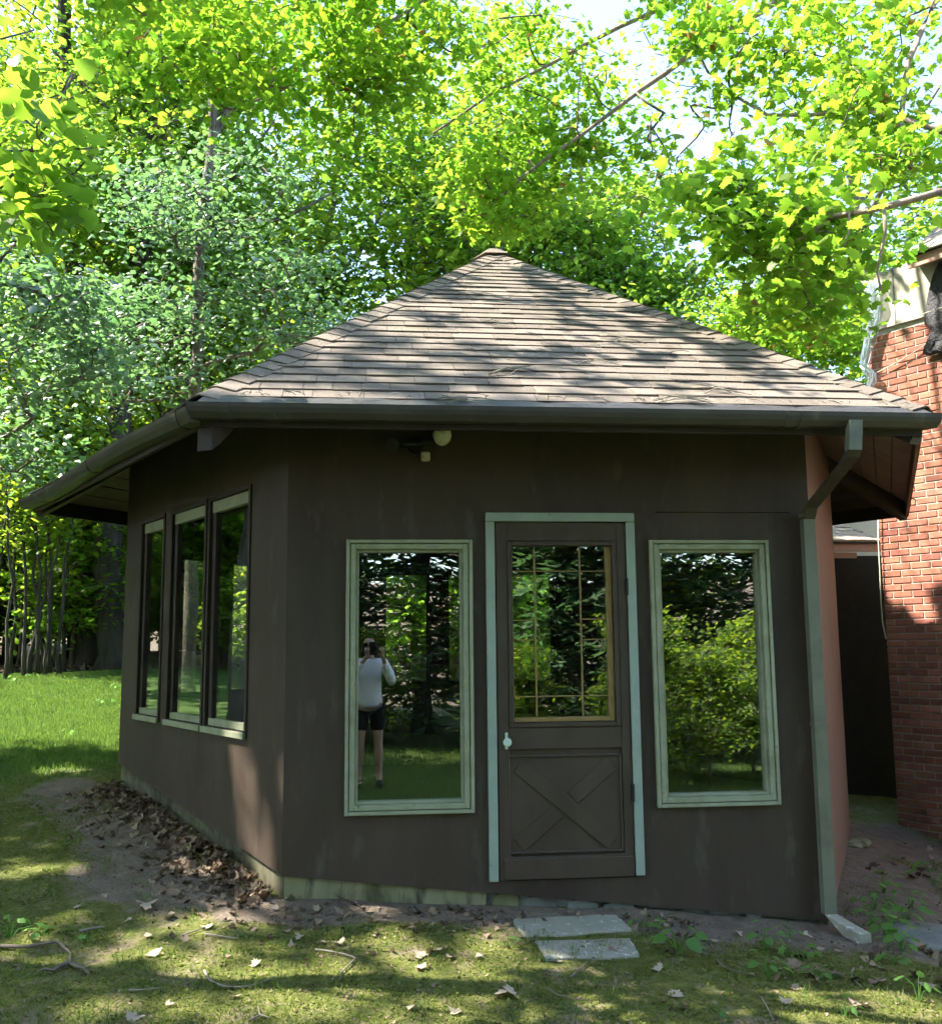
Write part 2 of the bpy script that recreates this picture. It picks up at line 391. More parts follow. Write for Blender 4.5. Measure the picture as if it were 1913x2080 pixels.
# plastic sheet
def plastic():
    m, nt, out = new_mat('hanging_plastic_film')
    gl = nd(nt, 'ShaderNodeBsdfGlossy', Roughness=0.12); gl.inputs['Color'].default_value = (0.85, 0.92, 1.0, 1)
    df = nd(nt, 'ShaderNodeBsdfTranslucent'); df.inputs['Color'].default_value = (0.75, 0.85, 0.95, 1)
    tp = nt.nodes.new('ShaderNodeBsdfTransparent')
    a = nt.nodes.new('ShaderNodeMixShader'); a.inputs[0].default_value = 0.45
    nt.links.new(gl.outputs[0], a.inputs[1]); nt.links.new(df.outputs[0], a.inputs[2])
    b = nt.nodes.new('ShaderNodeMixShader'); b.inputs[0].default_value = 0.55
    nt.links.new(tp.outputs[0], b.inputs[1]); nt.links.new(a.outputs[0], b.inputs[2])
    nt.links.new(b.outputs[0], out.inputs['Surface'])
    return m
M['plastic'] = plastic()

# ------------------------------------------------------------------ terrain
HX = np.array([1.525, 2.6413])                      # middle of the six-sided pavilion
HV = {240: (0.0, 0.0), 300: (3.05, 0.0), 0: (4.49, 2.66), 60: (3.05, 5.2826), 120: (0.0, 5.2826), 180: (-1.525, 2.6413)}
CTRL = np.array([
    (0.0, -0.02, -0.07), (0.6, -0.02, -0.10), (1.08, -0.02, -0.142), (1.95, -0.02, -0.185), (3.05, -0.02, -0.31),
    (-0.5, 0.85, 0.05), (-1.0, 1.7, 0.13), (-1.5, 2.55, 0.2), (3.25, 0.27, -0.29), (3.7, 1.0, -0.31), (4.6, 2.8, -0.33), (5.45, 3.55, -0.47), (5.65, 3.2, -0.55),
    (4.3, 0.8, -0.42), (3.4, -0.9, -0.37), (2.7, -1.7, -0.33), (0.85, -1.6, -0.21), (-1.0, -1.3, -0.14), (-1.5, 0.1, -0.04), (-2.1, 1.9, 0.07),
    (-2.6, 3.2, 0.24), (-3.6, 6.0, 0.42), (-1.5, 6.5, 0.45), (-5.3, 14.4, 0.85), (-3.7, 12.9, 0.86), (1.5, 8.5, 0.35), (4.5, 6.5, 0.0), (9.0, 1.0, -0.6), (9, 10, 0.2),
    (0.4, -5.9, -0.32), (3.5, -6, -0.6), (-4, -5, -0.25), (-9, 0, 0.0), (-12, 12, 0.8), (-9, -12, -0.3), (0, -14, -0.5), (12, -12, -1.0),
    (0, 22, 0.95), (-20, 25, 1.05), (20, 22, 0.7), (25, 0, -0.6), (-25, 0, 0.3), (0, 45, 1.1), (45, 45, 1.0), (-45, 45, 1.2), (-45, -45, 0.0), (45, -45, -0.8), (0, -45, -0.4), (60, 0, 0.0), (-60, 0, 0.6)])
def _tps(r2): return np.where(r2 > 1e-9, 0.5*r2*np.log(r2+1e-12), 0.0)
_n = len(CTRL)
_A = np.zeros((_n+3, _n+3))
_A[:_n, :_n] = _tps(((CTRL[:, None, :2]-CTRL[None, :, :2])**2).sum(-1)) + np.eye(_n)*0.05
_A[:_n, _n] = 1; _A[:_n, _n+1:] = CTRL[:, :2]; _A[_n, :_n] = 1; _A[_n+1:, :_n] = CTRL[:, :2].T
_w = np.linalg.solve(_A, np.concatenate([CTRL[:, 2], [0, 0, 0]]))
def ground_z(x, y):
    x = np.asarray(x, float); y = np.asarray(y, float)
    sh = x.shape; x = x.ravel(); y = y.ravel()
    z = _w[_n] + _w[_n+1]*x + _w[_n+2]*y
    for i in range(_n):
        z = z + _w[i]*_tps((x-CTRL[i, 0])**2+(y-CTRL[i, 1])**2)
    r = np.hypot(x, y)
    k = np.clip((r-50)/30, 0, 1)
    z = z*(1-k) + 7.0*k
    z = z + 0.012*np.sin(3.1*x+1.3)*np.sin(2.7*y) + 0.008*np.sin(7.3*x)*np.sin(6.1*y+0.7) + 0.004*np.sin(17*x+2)*np.sin(15*y)
    return z.reshape(sh)
def gz(x, y): return float(ground_z(np.array([x]), np.array([y]))[0])
HORD = (240, 300, 0, 60, 120, 180)
def inside_hex(x, y, inset=0.0):
    """signed: positive inside the pavilion's walls"""
    d = np.full(np.shape(x), 1e9)
    for a, b in zip(HORD, HORD[1:]+HORD[:1]):
        A = np.array(HV[a]); B = np.array(HV[b]); t = (B-A)/np.linalg.norm(B-A); n = np.array([-t[1], t[0]])
        d = np.minimum(d, (x-A[0])*n[0]+(y-A[1])*n[1])
    return d-inset
def axis(lo, hi, step, far, grow=1.22):
    mid = list(np.arange(lo, hi+1e-6, step)); a, s = lo, step
    left = []
    while a > -far:
        s *= grow; a -= s; left.append(a)
    b, s = hi, step; right = []
    while b < far:
        s *= grow; b += s; right.append(b)
    return np.array(left[::-1]+mid+right)
gx = axis(-3.6, 5.9, 0.055, 320.0); gy = axis(-2.2, 5.0, 0.06, 320.0)
X, Y = np.meshgrid(gx, gy)
Z = ground_z(X, Y)
ins = inside_hex(X, Y, 0.06)
Z = np.where(ins > 0, np.minimum(Z, -0.12 - np.clip(ins, 0, 0.3)), Z)
for x0, x1, y0, y1 in ((1.22, 1.82, -0.44, -0.10), (1.28, 1.76, -0.84, -0.52)):       # beds of the flagstones
    Z = np.where((X > x0+.03) & (X < x1-.03) & (Y > y0+.03) & (Y < y1-.03), np.minimum(Z, -0.19), Z)
V = np.stack([X.ravel(), Y.ravel(), Z.ravel()], 1)
nx, ny = len(gx), len(gy)
i0 = (np.arange(ny-1)[:, None]*nx + np.arange(nx-1)[None, :]).ravel()
F = np.stack([i0, i0+1, i0+nx+1, i0+nx], 1)
me = fast_mesh('ground', V, F, smooth=True)
# how bare the soil is: along the walls, the worn strip to the left and the wood's edge
def seg_d(x, y, A, B):
    A = np.array(A); B = np.array(B); d = B-A
    t = np.clip(((x-A[0])*d[0]+(y-A[1])*d[1])/(d @ d), 0, 1)
    return np.hypot(x-A[0]-t*d[0], y-A[1]-t*d[1])
def bareness(x, y):
    b = np.exp(-(seg_d(x, y, (-0.15, -0.12), (3.3, -0.12))/0.24)**2)*1.0
    b = np.maximum(b, np.exp(-(seg_d(x, y, (-0.45, 0.1), (-1.95, 2.6))/0.33)**2)*1.0)
    b = np.maximum(b, np.exp(-(seg_d(x, y, (-0.6, -0.25), (-1.2, 0.6))/0.26)**2)*0.7)
    b = np.maximum(b, np.exp(-(seg_d(x, y, (3.4, 0.0), (5.2, 3.2))/0.55)**2)*0.95)
    b = np.maximum(b, np.exp(-(seg_d(x, y, (2.2, -0.35), (4.6, -0.2))/0.22)**2)*0.75)
    b = np.maximum(b, np.clip((y-13.2-0.25*(x+5))/1.2, 0, 1)*np.clip((20-x)/5, 0, 1))
    b = np.maximum(b, np.clip((np.hypot(x-1, y-1)-22)/4, 0, 1)*0.9)
    return b
def lawnness(x, y):
    return np.clip((y-2.6-0.3*(x+2.5))/1.6, 0, 1)*np.clip((-0.9-x)/0.8, 0, 1)
cb = bareness(V[:, 0], V[:, 1]).astype(np.float32)
cl = np.maximum(lawnness(V[:, 0], V[:, 1]), np.clip((-2.5-V[:, 1])/1.5, 0, 1)*0.7).astype(np.float32)
a1 = me.attributes.new('bare', 'FLOAT', 'POINT'); a1.data.foreach_set('value', cb)
a2 = me.attributes.new('lawn', 'FLOAT', 'POINT'); a2.data.foreach_set('value', cl)
def ground_mat():
    m, nt, out = new_mat('mossy_ground')
    g = nt.nodes.new('ShaderNodeNewGeometry'); p = g.outputs['Position']
    at1 = nt.nodes.new('ShaderNodeAttribute'); at1.attribute_name = 'bare'
    at2 = nt.nodes.new('ShaderNodeAttribute'); at2.attribute_name = 'lawn'
    n1 = noise(nt, p, 1.9, 6, 0.62, 0.5); n2 = noise(nt, p, 9.0, 6, 0.65); n3 = noise(nt, p, 55.0, 5, 0.7); n4 = noise(nt, p, 3.7, 5, 0.6, 0.6)
    n5 = noise(nt, p, 24.0, 6, 0.7, 0.3); n6 = noise(nt, p, 140.0, 4, 0.7)
    moss = mixc(nt, ramp(nt, n2, 0.35, 0.66), (0.07, 0.098, 0.018), (0.16, 0.178, 0.042))
    moss = mixc(nt, ramp(nt, n5, 0.46, 0.66), moss, (0.21, 0.205, 0.075))
    moss = mixc(nt, ramp(nt, n3, 0.55, 0.72), moss, (0.065, 0.062, 0.022))
    moss = mixc(nt, ramp(nt, n4, 0.54, 0.66), moss, (0.25, 0.205, 0.125))
    moss = mixc(nt, ramp(nt, n6, 0.6, 0.72), moss, (0.24, 0.21, 0.13))
    soil = mixc(nt, ramp(nt, n2, 0.3, 0.7), (0.15, 0.115, 0.085), (0.26, 0.21, 0.165))
    soil = mixc(nt, ramp(nt, n3, 0.52, 0.72), soil, (0.085, 0.065, 0.048))
    lawn = mixc(nt, ramp(nt, n2, 0.3, 0.7), (0.055, 0.115, 0.025), (0.085, 0.15, 0.035))
    col = mixc(nt, at2.outputs['Fac'], moss, lawn)
    e = math_n(nt, 'ADD', at1.outputs['Fac'], math_n(nt, 'MULTIPLY', math_n(nt, 'SUBTRACT', n1, 0.5), 1.5))
    e = math_n(nt, 'ADD', e, math_n(nt, 'MULTIPLY', math_n(nt, 'SUBTRACT', n2, 0.5), 0.5))
    col = mixc(nt, ramp(nt, e, 0.42, 0.68), col, soil)
    bs = nd(nt, 'ShaderNodeBsdfPrincipled', Roughness=0.95); bs.inputs['Specular IOR Level'].default_value = 0.12
    nt.links.new(col, bs.inputs['Base Color'])
    h = math_n(nt, 'ADD', math_n(nt, 'MULTIPLY', n3, 0.5), n2)
    nt.links.new(bump(nt, math_n(nt, 'ADD', h, n5), 1.0, 0.035), bs.inputs['Normal'])
    nt.links.new(bs.outputs[0], out.inputs['Surface'])
    return m
M['ground'] = ground_mat()
o = link('ground', me, M['ground']); tag(o, kind='structure', label='mossy ground with bare soil strips rising towards the lawn')

# ------------------------------------------------------------------ pavilion
WALL_T = 0.09
pav = empty('garden_pavilion', (HX[0], HX[1], -0.12), 0, 'six-sided dark brown garden pavilion with shingled pyramid roof and aqua-trimmed door', 'pavilion')
WF = {}
for a, b in zip(HORD, HORD[1:]+HORD[:1]):
    A = np.array(HV[a]); B = np.array(HV[b])
    WF[a] = (Frame((A[0], A[1], 0), (B[0]-A[0], B[1]-A[1], 0)), float(np.linalg.norm(B-A)))
def wall(name, key, openings, zb0, zb1, ztop, mat, ext=0.0):
    fr, L = WF[key]
    us = sorted(set([-ext, L+ext]+[x for o in openings for x in o[:2]]))
    mb = MB()
    def zb(u): return zb0 + (zb1-zb0)*u/L
    for u0, u1 in zip(us, us[1:]):
        mid = 0.5*(u0+u1)
        ops = sorted([o for o in openings if o[0] <= mid <= o[1]], key=lambda o: o[2])
        lo = None
        for o in ops:
            if lo is None: mb.box(fr, u0, u1, zb(u0), o[2], -WALL_T, 0, v0b=zb(u1))
            else: mb.box(fr, u0, u1, lo, o[2], -WALL_T, 0)
            lo = o[3]
        if lo is None: mb.box(fr, u0, u1, zb(u0), ztop, -WALL_T, 0, v0b=zb(u1))
        else: mb.box(fr, u0, u1, lo, ztop, -WALL_T, 0)
    return mb.build(name, mat, pav)
ZTOP = 2.84
FWIN = [(0.365, 1.005, 0.405, 1.835), (2.103, 2.745, 0.405, 1.835)]
DOOR = (1.172, 1.932, 0.0, 1.976)
slot = (2.12, 2.93, 2.034, 2.0385)
wall('wall_panel', 240, FWIN+[(DOOR[0], DOOR[1], -0.005, DOOR[3]), slot], 0.058, -0.278, ZTOP, M['wall'])
mb = MB(); mb.box(WF[240][0], 2.0, 2.99, 1.95, 2.1, -WALL_T-0.02, -WALL_T-0.003); mb.build('backing_board', M['dark_wood'], pav)
LT = [(0.505, 1.205), (1.235, 1.945), (2.085, 2.645)]                 # distances from the near corner
LW = [(3.05-t1, 3.05-t0, 0.75, 2.26) for t0, t1 in LT]
wall('wall_panel', 180, [(a+0.03, b-0.03, c+0.03, d-0.03) for a, b, c, d in LW], 0.37, 0.06, ZTOP, M['wall'])
wall('wall_panel', 300, [], -0.27, -0.33, ZTOP, M['wall_grain'], ext=0.0)
BX = [(0.55, 1.135), (1.24, 1.83), (1.93, 2.51)]
BW = [(3.05-b, 3.05-a, 0.81, 2.14) for a, b in BX]
wall('wall_panel', 60, [(a+0.03, b-0.03, c+0.03, d-0.03) for a, b, c, d in BW], 0.1, 0.35, ZTOP, M['wall'])
wall('wall_panel', 120, [(a+0.03, b-0.03, c+0.03, d-0.03) for a, b, c, d in BW], 0.35, 0.4, ZTOP, M['wall'])
wall('wall_panel', 0, [], -0.3, 0.1, ZTOP, M['wall'])
# corner posts inside, floor
mb = MB()
mb.poly(Frame((0, 0, 0), (1, 0, 0), (0, 1, 0), (0, 0, 1)), [(HX[0]+(HV[k][0]-HX[0])*0.965, HX[1]+(HV[k][1]-HX[1])*0.965) for k in HORD], -0.06, 0.0)
mb.build('floor', M['floor'], pav)
for k in HORD:
    q = np.array(HV[k])-HX; q = HX + q*0.955
    mb = MB(); fr = Frame((q[0], q[1], 0), (1, 0, 0)); mb.box(fr, -0.05, 0.05, 0.002, 2.8, -0.05, 0.05); mb.build('corner_post', M['dark_wood'], pav)
# foundation strip under each wall: parged, a little behind the wall face
for key, z0, z1 in ((240, 0.10, -0.25), (180, 0.42, 0.10), (300, -0.22, -0.28), (120, 0.4, 0.45), (60, 0.15, 0.4), (0, -0.25, 0.15)):
    fr, L = WF[key]; mb = MB()
    if key == 240:
        mb.box(fr, 0.012, 1.10, -0.8, 0.09, -0.10, -0.018, v1b=-0.03)
        mb.build('foundation', M['plinth'], pav)
        mb = MB(); mb.box(fr, 1.10, L-0.02, -0.8, -0.04, -0.13, -0.05, v1b=-0.24); mb.build('foundation', M['rubble'], pav)
        rnd = random.Random(5)
        u = 1.12                                                   # loose rubble showing under the wall by the step
        while u < 2.95:
            w = rnd.uniform(0.10, 0.22); zc = -0.085-0.108*(u-1.1); h = rnd.uniform(0.045, 0.075) if u < 1.75 else 0.04
            pts = [(u+w*0.05, zc-h-0.05), (u+w*0.93, zc-h-0.06), (u+w*rnd.uniform(.85, 1), zc+rnd.uniform(-.02, .02)), (u+w*rnd.uniform(.3, .7), zc+0.045), (u+w*rnd.uniform(0, .12), zc+rnd.uniform(-.01, .03))]
            mb = MB(); mb.poly(fr, pts, -0.12, rnd.uniform(-0.05, -0.015)); mb.build('rubble_stone', M['rubble'] if rnd.random() < .75 else M['plinth'], pav, bevel=0.008)
            u += w+rnd.uniform(-0.01, 0.03)
    else:
        mb.box(fr, 0.01, L-0.01, -0.8, z0, -0.10, -0.02, v1b=z1)
        mb.build('foundation', M['plinth_soil'], pav)

# ---- windows
def rect_ring(mb, fr, u0, u1, v0, v1, t, w0, w1):
    mb.box(fr, u0, u0+t, v0, v1, w0, w1); mb.box(fr, u1-t, u1, v0, v1, w0, w1)
    mb.box(fr, u0+t, u1-t, v0, v0+t, w0, w1); mb.box(fr, u0+t, u1-t, v1-t, v1, w0, w1)
def window(key, u0, u1, v0, v1, style, name='window'):
    fr, L = WF[key]
    w = empty(name, fr.P((u0+u1)/2, v0, 0)); w.parent = pav; w.matrix_parent_inverse = pinv(pav)
    if style == 'front':
        mb = MB(); rect_ring(mb, fr, u0, u1, v0, v1, 0.020, 0.001, 0.034); mb.build('casing', M['frame'], w, bevel=0.003)
        mb = MB(); rect_ring(mb, fr, u0+0.024, u1-0.024, v0+0.024, v1-0.024, 0.030, -0.03, 0.026); mb.build('frame', M['frame'], w, bevel=0.003)
        mb = MB(); rect_ring(mb, fr, u0+0.0545, u1-0.0545, v0+0.0545, v1-0.0545, 0.016, -0.05, 0.004); mb.build('sash', M['frame'], w, bevel=0.002)
        mb = MB(); mb.box(fr, u0+0.062, u1-0.062, v0+0.062, v1-0.062, -0.034, -0.028); mb.build('pane', M['glass'], w)
    else:
        fm = M['frame'] if style == 'left' else M['dark_wood']
        sm = M['dark_wood']
        mb = MB(); rect_ring(mb, fr, u0, u1, v0, v1, 0.030, -0.085, 0.012); mb.build('frame', sm, w, bevel=0.002)
        # pale sill and head faces as on the photographed casements
        mb = MB(); mb.box(fr, u0+0.002, u1-0.002, v0-0.012, v0+0.026, 0.0125, 0.03); mb.box(fr, u0+0.032, u1-0.032, v0+0.0305, v0+0.075, -0.05, -0.012)
        mb.build('sill', fm, w, bevel=0.002)
        mb = MB(); mb.box(fr, u0+0.032, u1-0.032, v1-0.105, v1-0.031, -0.05, -0.008); mb.build('head_rail', fm if style == 'left' else sm, w, bevel=0.002)
        mb = MB(); mb.box(fr, u0+0.032, u0+0.085, v0+0.076, v1-0.106, -0.05, -0.012); mb.box(fr, u1-0.06, u1-0.032, v0+0.076, v1-0.106, -0.05, -0.012); mb.build('sash', sm, w, bevel=0.002)
        mb = MB(); mb.box(fr, u0+0.08, u1-0.055, v0+0.07, v1-0.10, -0.034, -0.028); mb.build('pane', M['glass'] if style == 'left' else M['glass_back'], w)
    return w
for a, b, c, d in FWIN: window(240, a-0.035, b+0.035, c-0.04, d+0.035, 'front')
for a, b, c, d in LW: window(180, a, b, c, d, 'left')
for k in (60, 120):
    for a, b, c, d in BW: window(k, a, b, c, d, 'back')

# ---- door
fr = WF[240][0]
dr = empty('door', fr.P(1.55, 0, 0)); dr.parent = pav; dr.matrix_parent_inverse = pinv(pav)
D0, D1 = 1.175, 1.929
mb = MB(); rect = rect_ring
# slab built from stiles and rails round the glazed opening and the lower panel
GU0, GU1, GV0, GV1 = 1.268, 1.836, 0.845, 1.835
PU0, PU1, PV0, PV1 = 1.225, 1.872, 0.135, 0.685
mb.box(fr, D0, GU0-0.028, -0.002, 1.972, -0.03, 0.012); mb.box(fr, GU1+0.04, D1, 0.004, 1.972, -0.03, 0.012)
mb.box(fr, GU0-0.028, GU1+0.04, GV1+0.03, 1.972, -0.03, 0.012)
mb.box(fr, GU0-0.028, GU1+0.04, PV1+0.012, GV0-0.03, -0.03, 0.012)
mb.box(fr, GU0-0.028, GU1+0.04, 0.0, PV0-0.012, -0.03, 0.012)
mb.box(fr, GU0-0.028, GU1+0.04, PV0-0.0125, PV1+0.0125, -0.03, -0.006)
mb.build('slab', M['door'], dr, bevel=0.003)
mb = MB(); rect_ring(mb, fr, GU0-0.026, GU1+0.038, GV0-0.028, GV1+0.028, 0.026, -0.028, 0.02); mb.build('glazing_frame', M['door'], dr, bevel=0.004)
mb = MB(); mb.box(fr, GU1-0.022, GU1+0.011, GV0, GV1, -0.045, -0.004); mb.box(fr, GU0, GU1-0.023, GV0, GV0+0.026, -0.045, -0.002); mb.build('glazing_bead', M['gold'], dr, bevel=0.003)
mb = MB(); mb.box(fr, GU0, GU1-0.02, GV0+0.02, GV1, -0.024, -0.018); mb.build('pane', M['glass_old'], dr)
for (u0, u1, v0, v1) in ((1.3965, 1.4055, 0.873, 1.835), (1.6605, 1.6695, 0.873, 1.835)):
    mb = MB(); mb.box(fr, u0, u1, v0, v1, -0.030, -0.0125); mb.build('muntin', M['gold'], dr, bevel=0.002)
for (u0, u1, v) in ((GU0, GU1-0.023, 1.693), (GU0, GU1-0.023, 0.985), (GU0, 1.395, 1.413), (GU0, 1.395, 1.302), (1.671, GU1-0.023, 1.417), (1.671, GU1-0.023, 1.302)):
    mb = MB(); mb.box(fr, u0, u1, v-0.0033, v+0.0033, -0.0285, -0.014); mb.build('muntin', M['gold'], dr, bevel=0.002)
# lower panel with a crossbuck
mb = MB(); rect_ring(mb, fr, PU0, PU1, PV0, PV1-0.02, 0.014, -0.006, 0.014); mb.build('panel_moulding', M['door'], dr, bevel=0.005)
mb = MB(); mb.box(fr, PU0+0.0145, PU1-0.0145, PV0+0.0145, PV1-0.0345, -0.0058, 0.002); mb.build('panel', M['door'], dr)
def strip(a, b, hw, w0, w1, name):
    a = np.array(a); b = np.array(b); t = (b-a)/np.linalg.norm(b-a); n = np.array([-t[1], t[0]])*hw
    mb = MB(); mb.poly(fr, [tuple(a-n), tuple(b-n), tuple(b+n), tuple(a+n)], w0, w1); return mb.build(name, M['door'], dr, bevel=0.004)
q0, q1, r0, r1 = PU0+0.06, PU1-0.06, PV0+0.045, PV1-0.075
strip((q0, r1), (q1, r0), 0.044, 0.0021, 0.012, 'cross_brace')
c0 = np.array([(q0+q1)/2, (r0+r1)/2]); e = np.array([q1-q0, r1-r0]); e /= np.linalg.norm(e)
strip((q0, r0), tuple(c0-e*0.052), 0.044, 0.0021, 0.009, 'cross_brace'); strip(tuple(c0+e*0.052), (q1, r1), 0.044, 0.0021, 0.009, 'cross_brace')
mb = MB(); mb.box(fr, 1.20, 1.928, 0.001, 0.112, 0.0122, 0.02); mb.build('kick_rail', M['door'], dr, bevel=0.004)
# trim, lock, hinges
for (u0, u1, v0, v1) in ((1.117, 1.168, -0.004, 1.9755), (1.934, 1.984, 0.004, 1.9755), (1.117, 1.984, 1.977, 2.028)):
    mb = MB(); mb.box(fr, u0, u1, v0, v1, 0.001, 0.026); mb.build('door_trim', M['trim'], pav, bevel=0.004)
lk = MB(); lk.box(fr, 1.213, 1.230, 0.700, 0.792, 0.0125, 0.02); lock = lk.build('lock_plate', M['knob'], dr, bevel=0.003)
mb = MB()
mb.tube([fr.P(1.2215, 0.742, 0.018), fr.P(1.2215, 0.742, 0.04), fr.P(1.2215, 0.742, 0.047), fr.P(1.2215, 0.742, 0.056), fr.P(1.2215, 0.742, 0.06)], [0.013, 0.012, 0.023, 0.024, 0.018], 16)
mb.build('knob', M['knob'], dr, smooth=False)
for v in (1.60, 0.45):
    mb = MB(); mb.box(fr, 1.918, 1.936, v-0.045, v+0.045, 0.013, 0.019); mb.tube([fr.P(1.931, v-0.048, 0.024), fr.P(1.931, v+0.048, 0.024)], 0.007, 8); mb.build('hinge', M['black'], dr)

# ---- roof
ZE, ZA = 2.525, 4.688
OH = {240: 0.753, 300: 0.735, 0: 0.72, 60: 0.75, 120: 0.70, 180: 0.753}
RADV = {}; EV = {}
for k in HORD:
    q = np.array(HV[k])-HX; q = q/np.linalg.norm(q); RADV[k] = q
    EV[k] = np.array([*(np.array(HV[k])+q*OH[k]), ZE])
APEX = np.array([HX[0], HX[1], ZA])
roof = empty('roof', tuple(APEX)); roof.parent = pav; roof.matrix_parent_inverse = pinv(pav)
RF = {}
for a, b in zip(HORD, HORD[1:]+HORD[:1]):
    A, B = EV[a], EV[b]; ex = (B-A)/np.linalg.norm(B-A); q = APEX-A; up = q-ex*(q @ ex)
    RF[a] = (Frame(A, ex, up), float(np.linalg.norm(B-A)), float(q @ ex), float(np.linalg.norm(up)))
EXPO = 0.130
def course_span(a, v):
    fr, L, ua, H = RF[a]; k = v/H
    return ua*k, L+(ua-L)*k
def shingle_tabs(a, seed):
    """tabs of one roof face: (polygon in u, v; thickness; lift)"""
    rnd = random.Random(seed); fr, L, ua, H = RF[a]; out = []
    nrow = int(H/EXPO)+1
    for r in range(nrow):
        v0 = r*EXPO-0.012; v1 = min(v0+EXPO+0.035, H-0.002)
        if v1-max(v0, 0) < 0.03: continue
        lo0, hi0 = course_span(a, max(v0, 0)); lo1, hi1 = course_span(a, v1)
        u = lo0 - rnd.uniform(0, 0.2); thick = rnd.random() < .5
        while u < hi0:
            w = rnd.choice((0.15, 0.18, 0.22, 0.26, 0.31, 0.36)); dv = rnd.uniform(-0.004, 0.004) - (0.010 if thick else 0)
            u0, u1 = u+0.0015, u+w-0.0015
            pts = [(max(u0, lo0), v0+dv), (min(u1, hi0), v0+dv), (min(max(u1, lo1), hi1), v1), (max(min(u0, hi1), lo1), v1)]
            if pts[1][0]-pts[0][0] > 0.01: out.append((pts, 0.0075 if thick else 0.0035, rnd.uniform(0, 0.002)))
            u += w; thick = not thick if rnd.random() < 0.8 else thick
    return out
def tab_pts(fr, pts, th, lift):
    (a, b, c, d) = pts
    base = [fr.P(a[0], a[1], 0.004+lift), fr.P(b[0], b[1], 0.004+lift), fr.P(c[0], c[1], -0.006), fr.P(d[0], d[1], -0.006)]
    top = [fr.P(a[0], a[1], 0.004+lift+th), fr.P(b[0], b[1], 0.004+lift+th), fr.P(c[0], c[1], -0.002), fr.P(d[0], d[1], -0.002)]
    return base+top
for a in HORD:
    fr = RF[a][0]; tabs = shingle_tabs(a, 40+a)
    if a == 240:
        for pts, th, lf in tabs[:300]:
            mb = MB(); mb.hull8(tab_pts(fr, pts, th, lf)); mb.build('shingle', M['shingle'], roof)
        if len(tabs) > 300:
            mb = MB()
            for pts, th, lf in tabs[300:]: mb.hull8(tab_pts(fr, pts, th, lf))
            mb.build('shingle_field', M['shingle'], roof)['kind'] = 'stuff'
    else:
        mb = MB()
        for pts, th, lf in tabs: mb.hull8(tab_pts(fr, pts, th, lf))
        o = mb.build('shingle_field', M['shingle'], roof); o['kind'] = 'stuff'
# deck, soffit boards
PL = 0.135
for a in HORD:
    fr, L, ua, H = RF[a]; mb = MB()
    mb.poly(fr, [(0.0, 0.0), (L, 0.0), (ua, H)], -0.030, -0.0065); mb.build('roof_deck', M['groove'] if a == 300 else M['dark_wood'], roof)
    mbj = MB(); nrow = int((H-0.25)/PL)
    for r in range(nrow):
        v0, v1 = r*PL+0.005, (r+1)*PL-0.005
        l0, h0 = course_span(a, v0); l1, h1 = course_span(a, v1)
        pts = [(l0+0.01, v0), (h0-0.01, v0), (h1-0.01, v1), (l1+0.01, v1)]
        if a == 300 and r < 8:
            mb = MB(); mb.poly(fr, pts, -0.046, -0.031); mb.build('soffit_board', M['soffit_lit'], roof)
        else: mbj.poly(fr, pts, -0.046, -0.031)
    o = mbj.build('soffit_boards', M['soffit'], roof); o['kind'] = 'stuff'
# hip caps
def hip_caps(k, faces, single):
    A = EV[k]; d = APEX-A; Lh = np.linalg.norm(d); d = d/Lh
    n1 = RF[faces[0]][0].ey; n2 = RF[faces[1]][0].ey
    s1 = np.cross(d, n1); s2 = np.cross(d, n2)
    mid = (n1+n2)/np.linalg.norm(n1+n2)
    out = np.array([-d[1], d[0], 0.0])
    if s1 @ RF[faces[0]][0].ex*0 + s1 @ (np.array([HX[0], HX[1], 0])-A)*0 != 0: pass
    f1c = (EV[faces[0]]+EV[HORD[(HORD.index(faces[0])+1) % 6]])/2 - A; s1 = s1 if s1 @ f1c > 0 else -s1
    f2c = (EV[faces[1]]+EV[HORD[(HORD.index(faces[1])+1) % 6]])/2 - A; s2 = s2 if s2 @ f2c > 0 else -s2
    rnd = random.Random(k); n = int(Lh/EXPO); mbj = MB()
    for i in range(n):
        t0 = i*EXPO-0.03 if i == 0 else i*EXPO-0.012; t1 = min((i+1)*EXPO+0.04, Lh-0.01)
        w = 0.118+rnd.uniform(-.008, .008); l0 = 0.017+rnd.uniform(0, .006); th = 0.007
        mb = MB() if single else mbj
        def pt(t, s, off, lift): return A + d*t + s*off + mid*lift
        prof0 = [(s1, w, l0-0.004), (s1, w*0.12, l0+0.004), (s2, w*0.12, l0+0.004), (s2, w, l0-0.004)]
        b = len(mb.v)
        for (t, dl) in ((t0, 0.0), (t1, -0.012)):
            for (s, off, lf) in prof0: mb.v.append(tuple(pt(t, s, off, lf+dl)))
            for (s, off, lf) in prof0: mb.v.append(tuple(pt(t, s, off, lf+dl-th)))
        for j in range(3):
            mb.f.append((b+j, b+j+1, b+8+j+1, b+8+j)); mb.f.append((b+4+j+1, b+4+j, b+12+j, b+12+j+1))
            mb.f.append((b+j+1, b+j, b+4+j, b+4+j+1)); mb.f.append((b+8+j, b+8+j+1, b+12+j+1, b+12+j))
        mb.f.append((b, b+8, b+12, b+4)); mb.f.append((b+3, b+7, b+15, b+11))
        if single: mb.build('hip_cap', M['shingle'], roof)
    if not single:
        o = mbj.build('hip_caps', M['shingle'], roof); o['kind'] = 'stuff'
prevf = dict(zip(HORD[1:]+HORD[:1], HORD))
for k in HORD: hip_caps(k, (prevf[k], k), k in (240, 300))
mb = MB(); mb.tube([APEX+np.array([0, 0, -0.06]), APEX+np.array([0, 0, 0.012]), APEX+np.array([0, 0, 0.03])], [0.2, 0.10, 0.02], 6); mb.build('apex_cap', M['shingle'], roof)
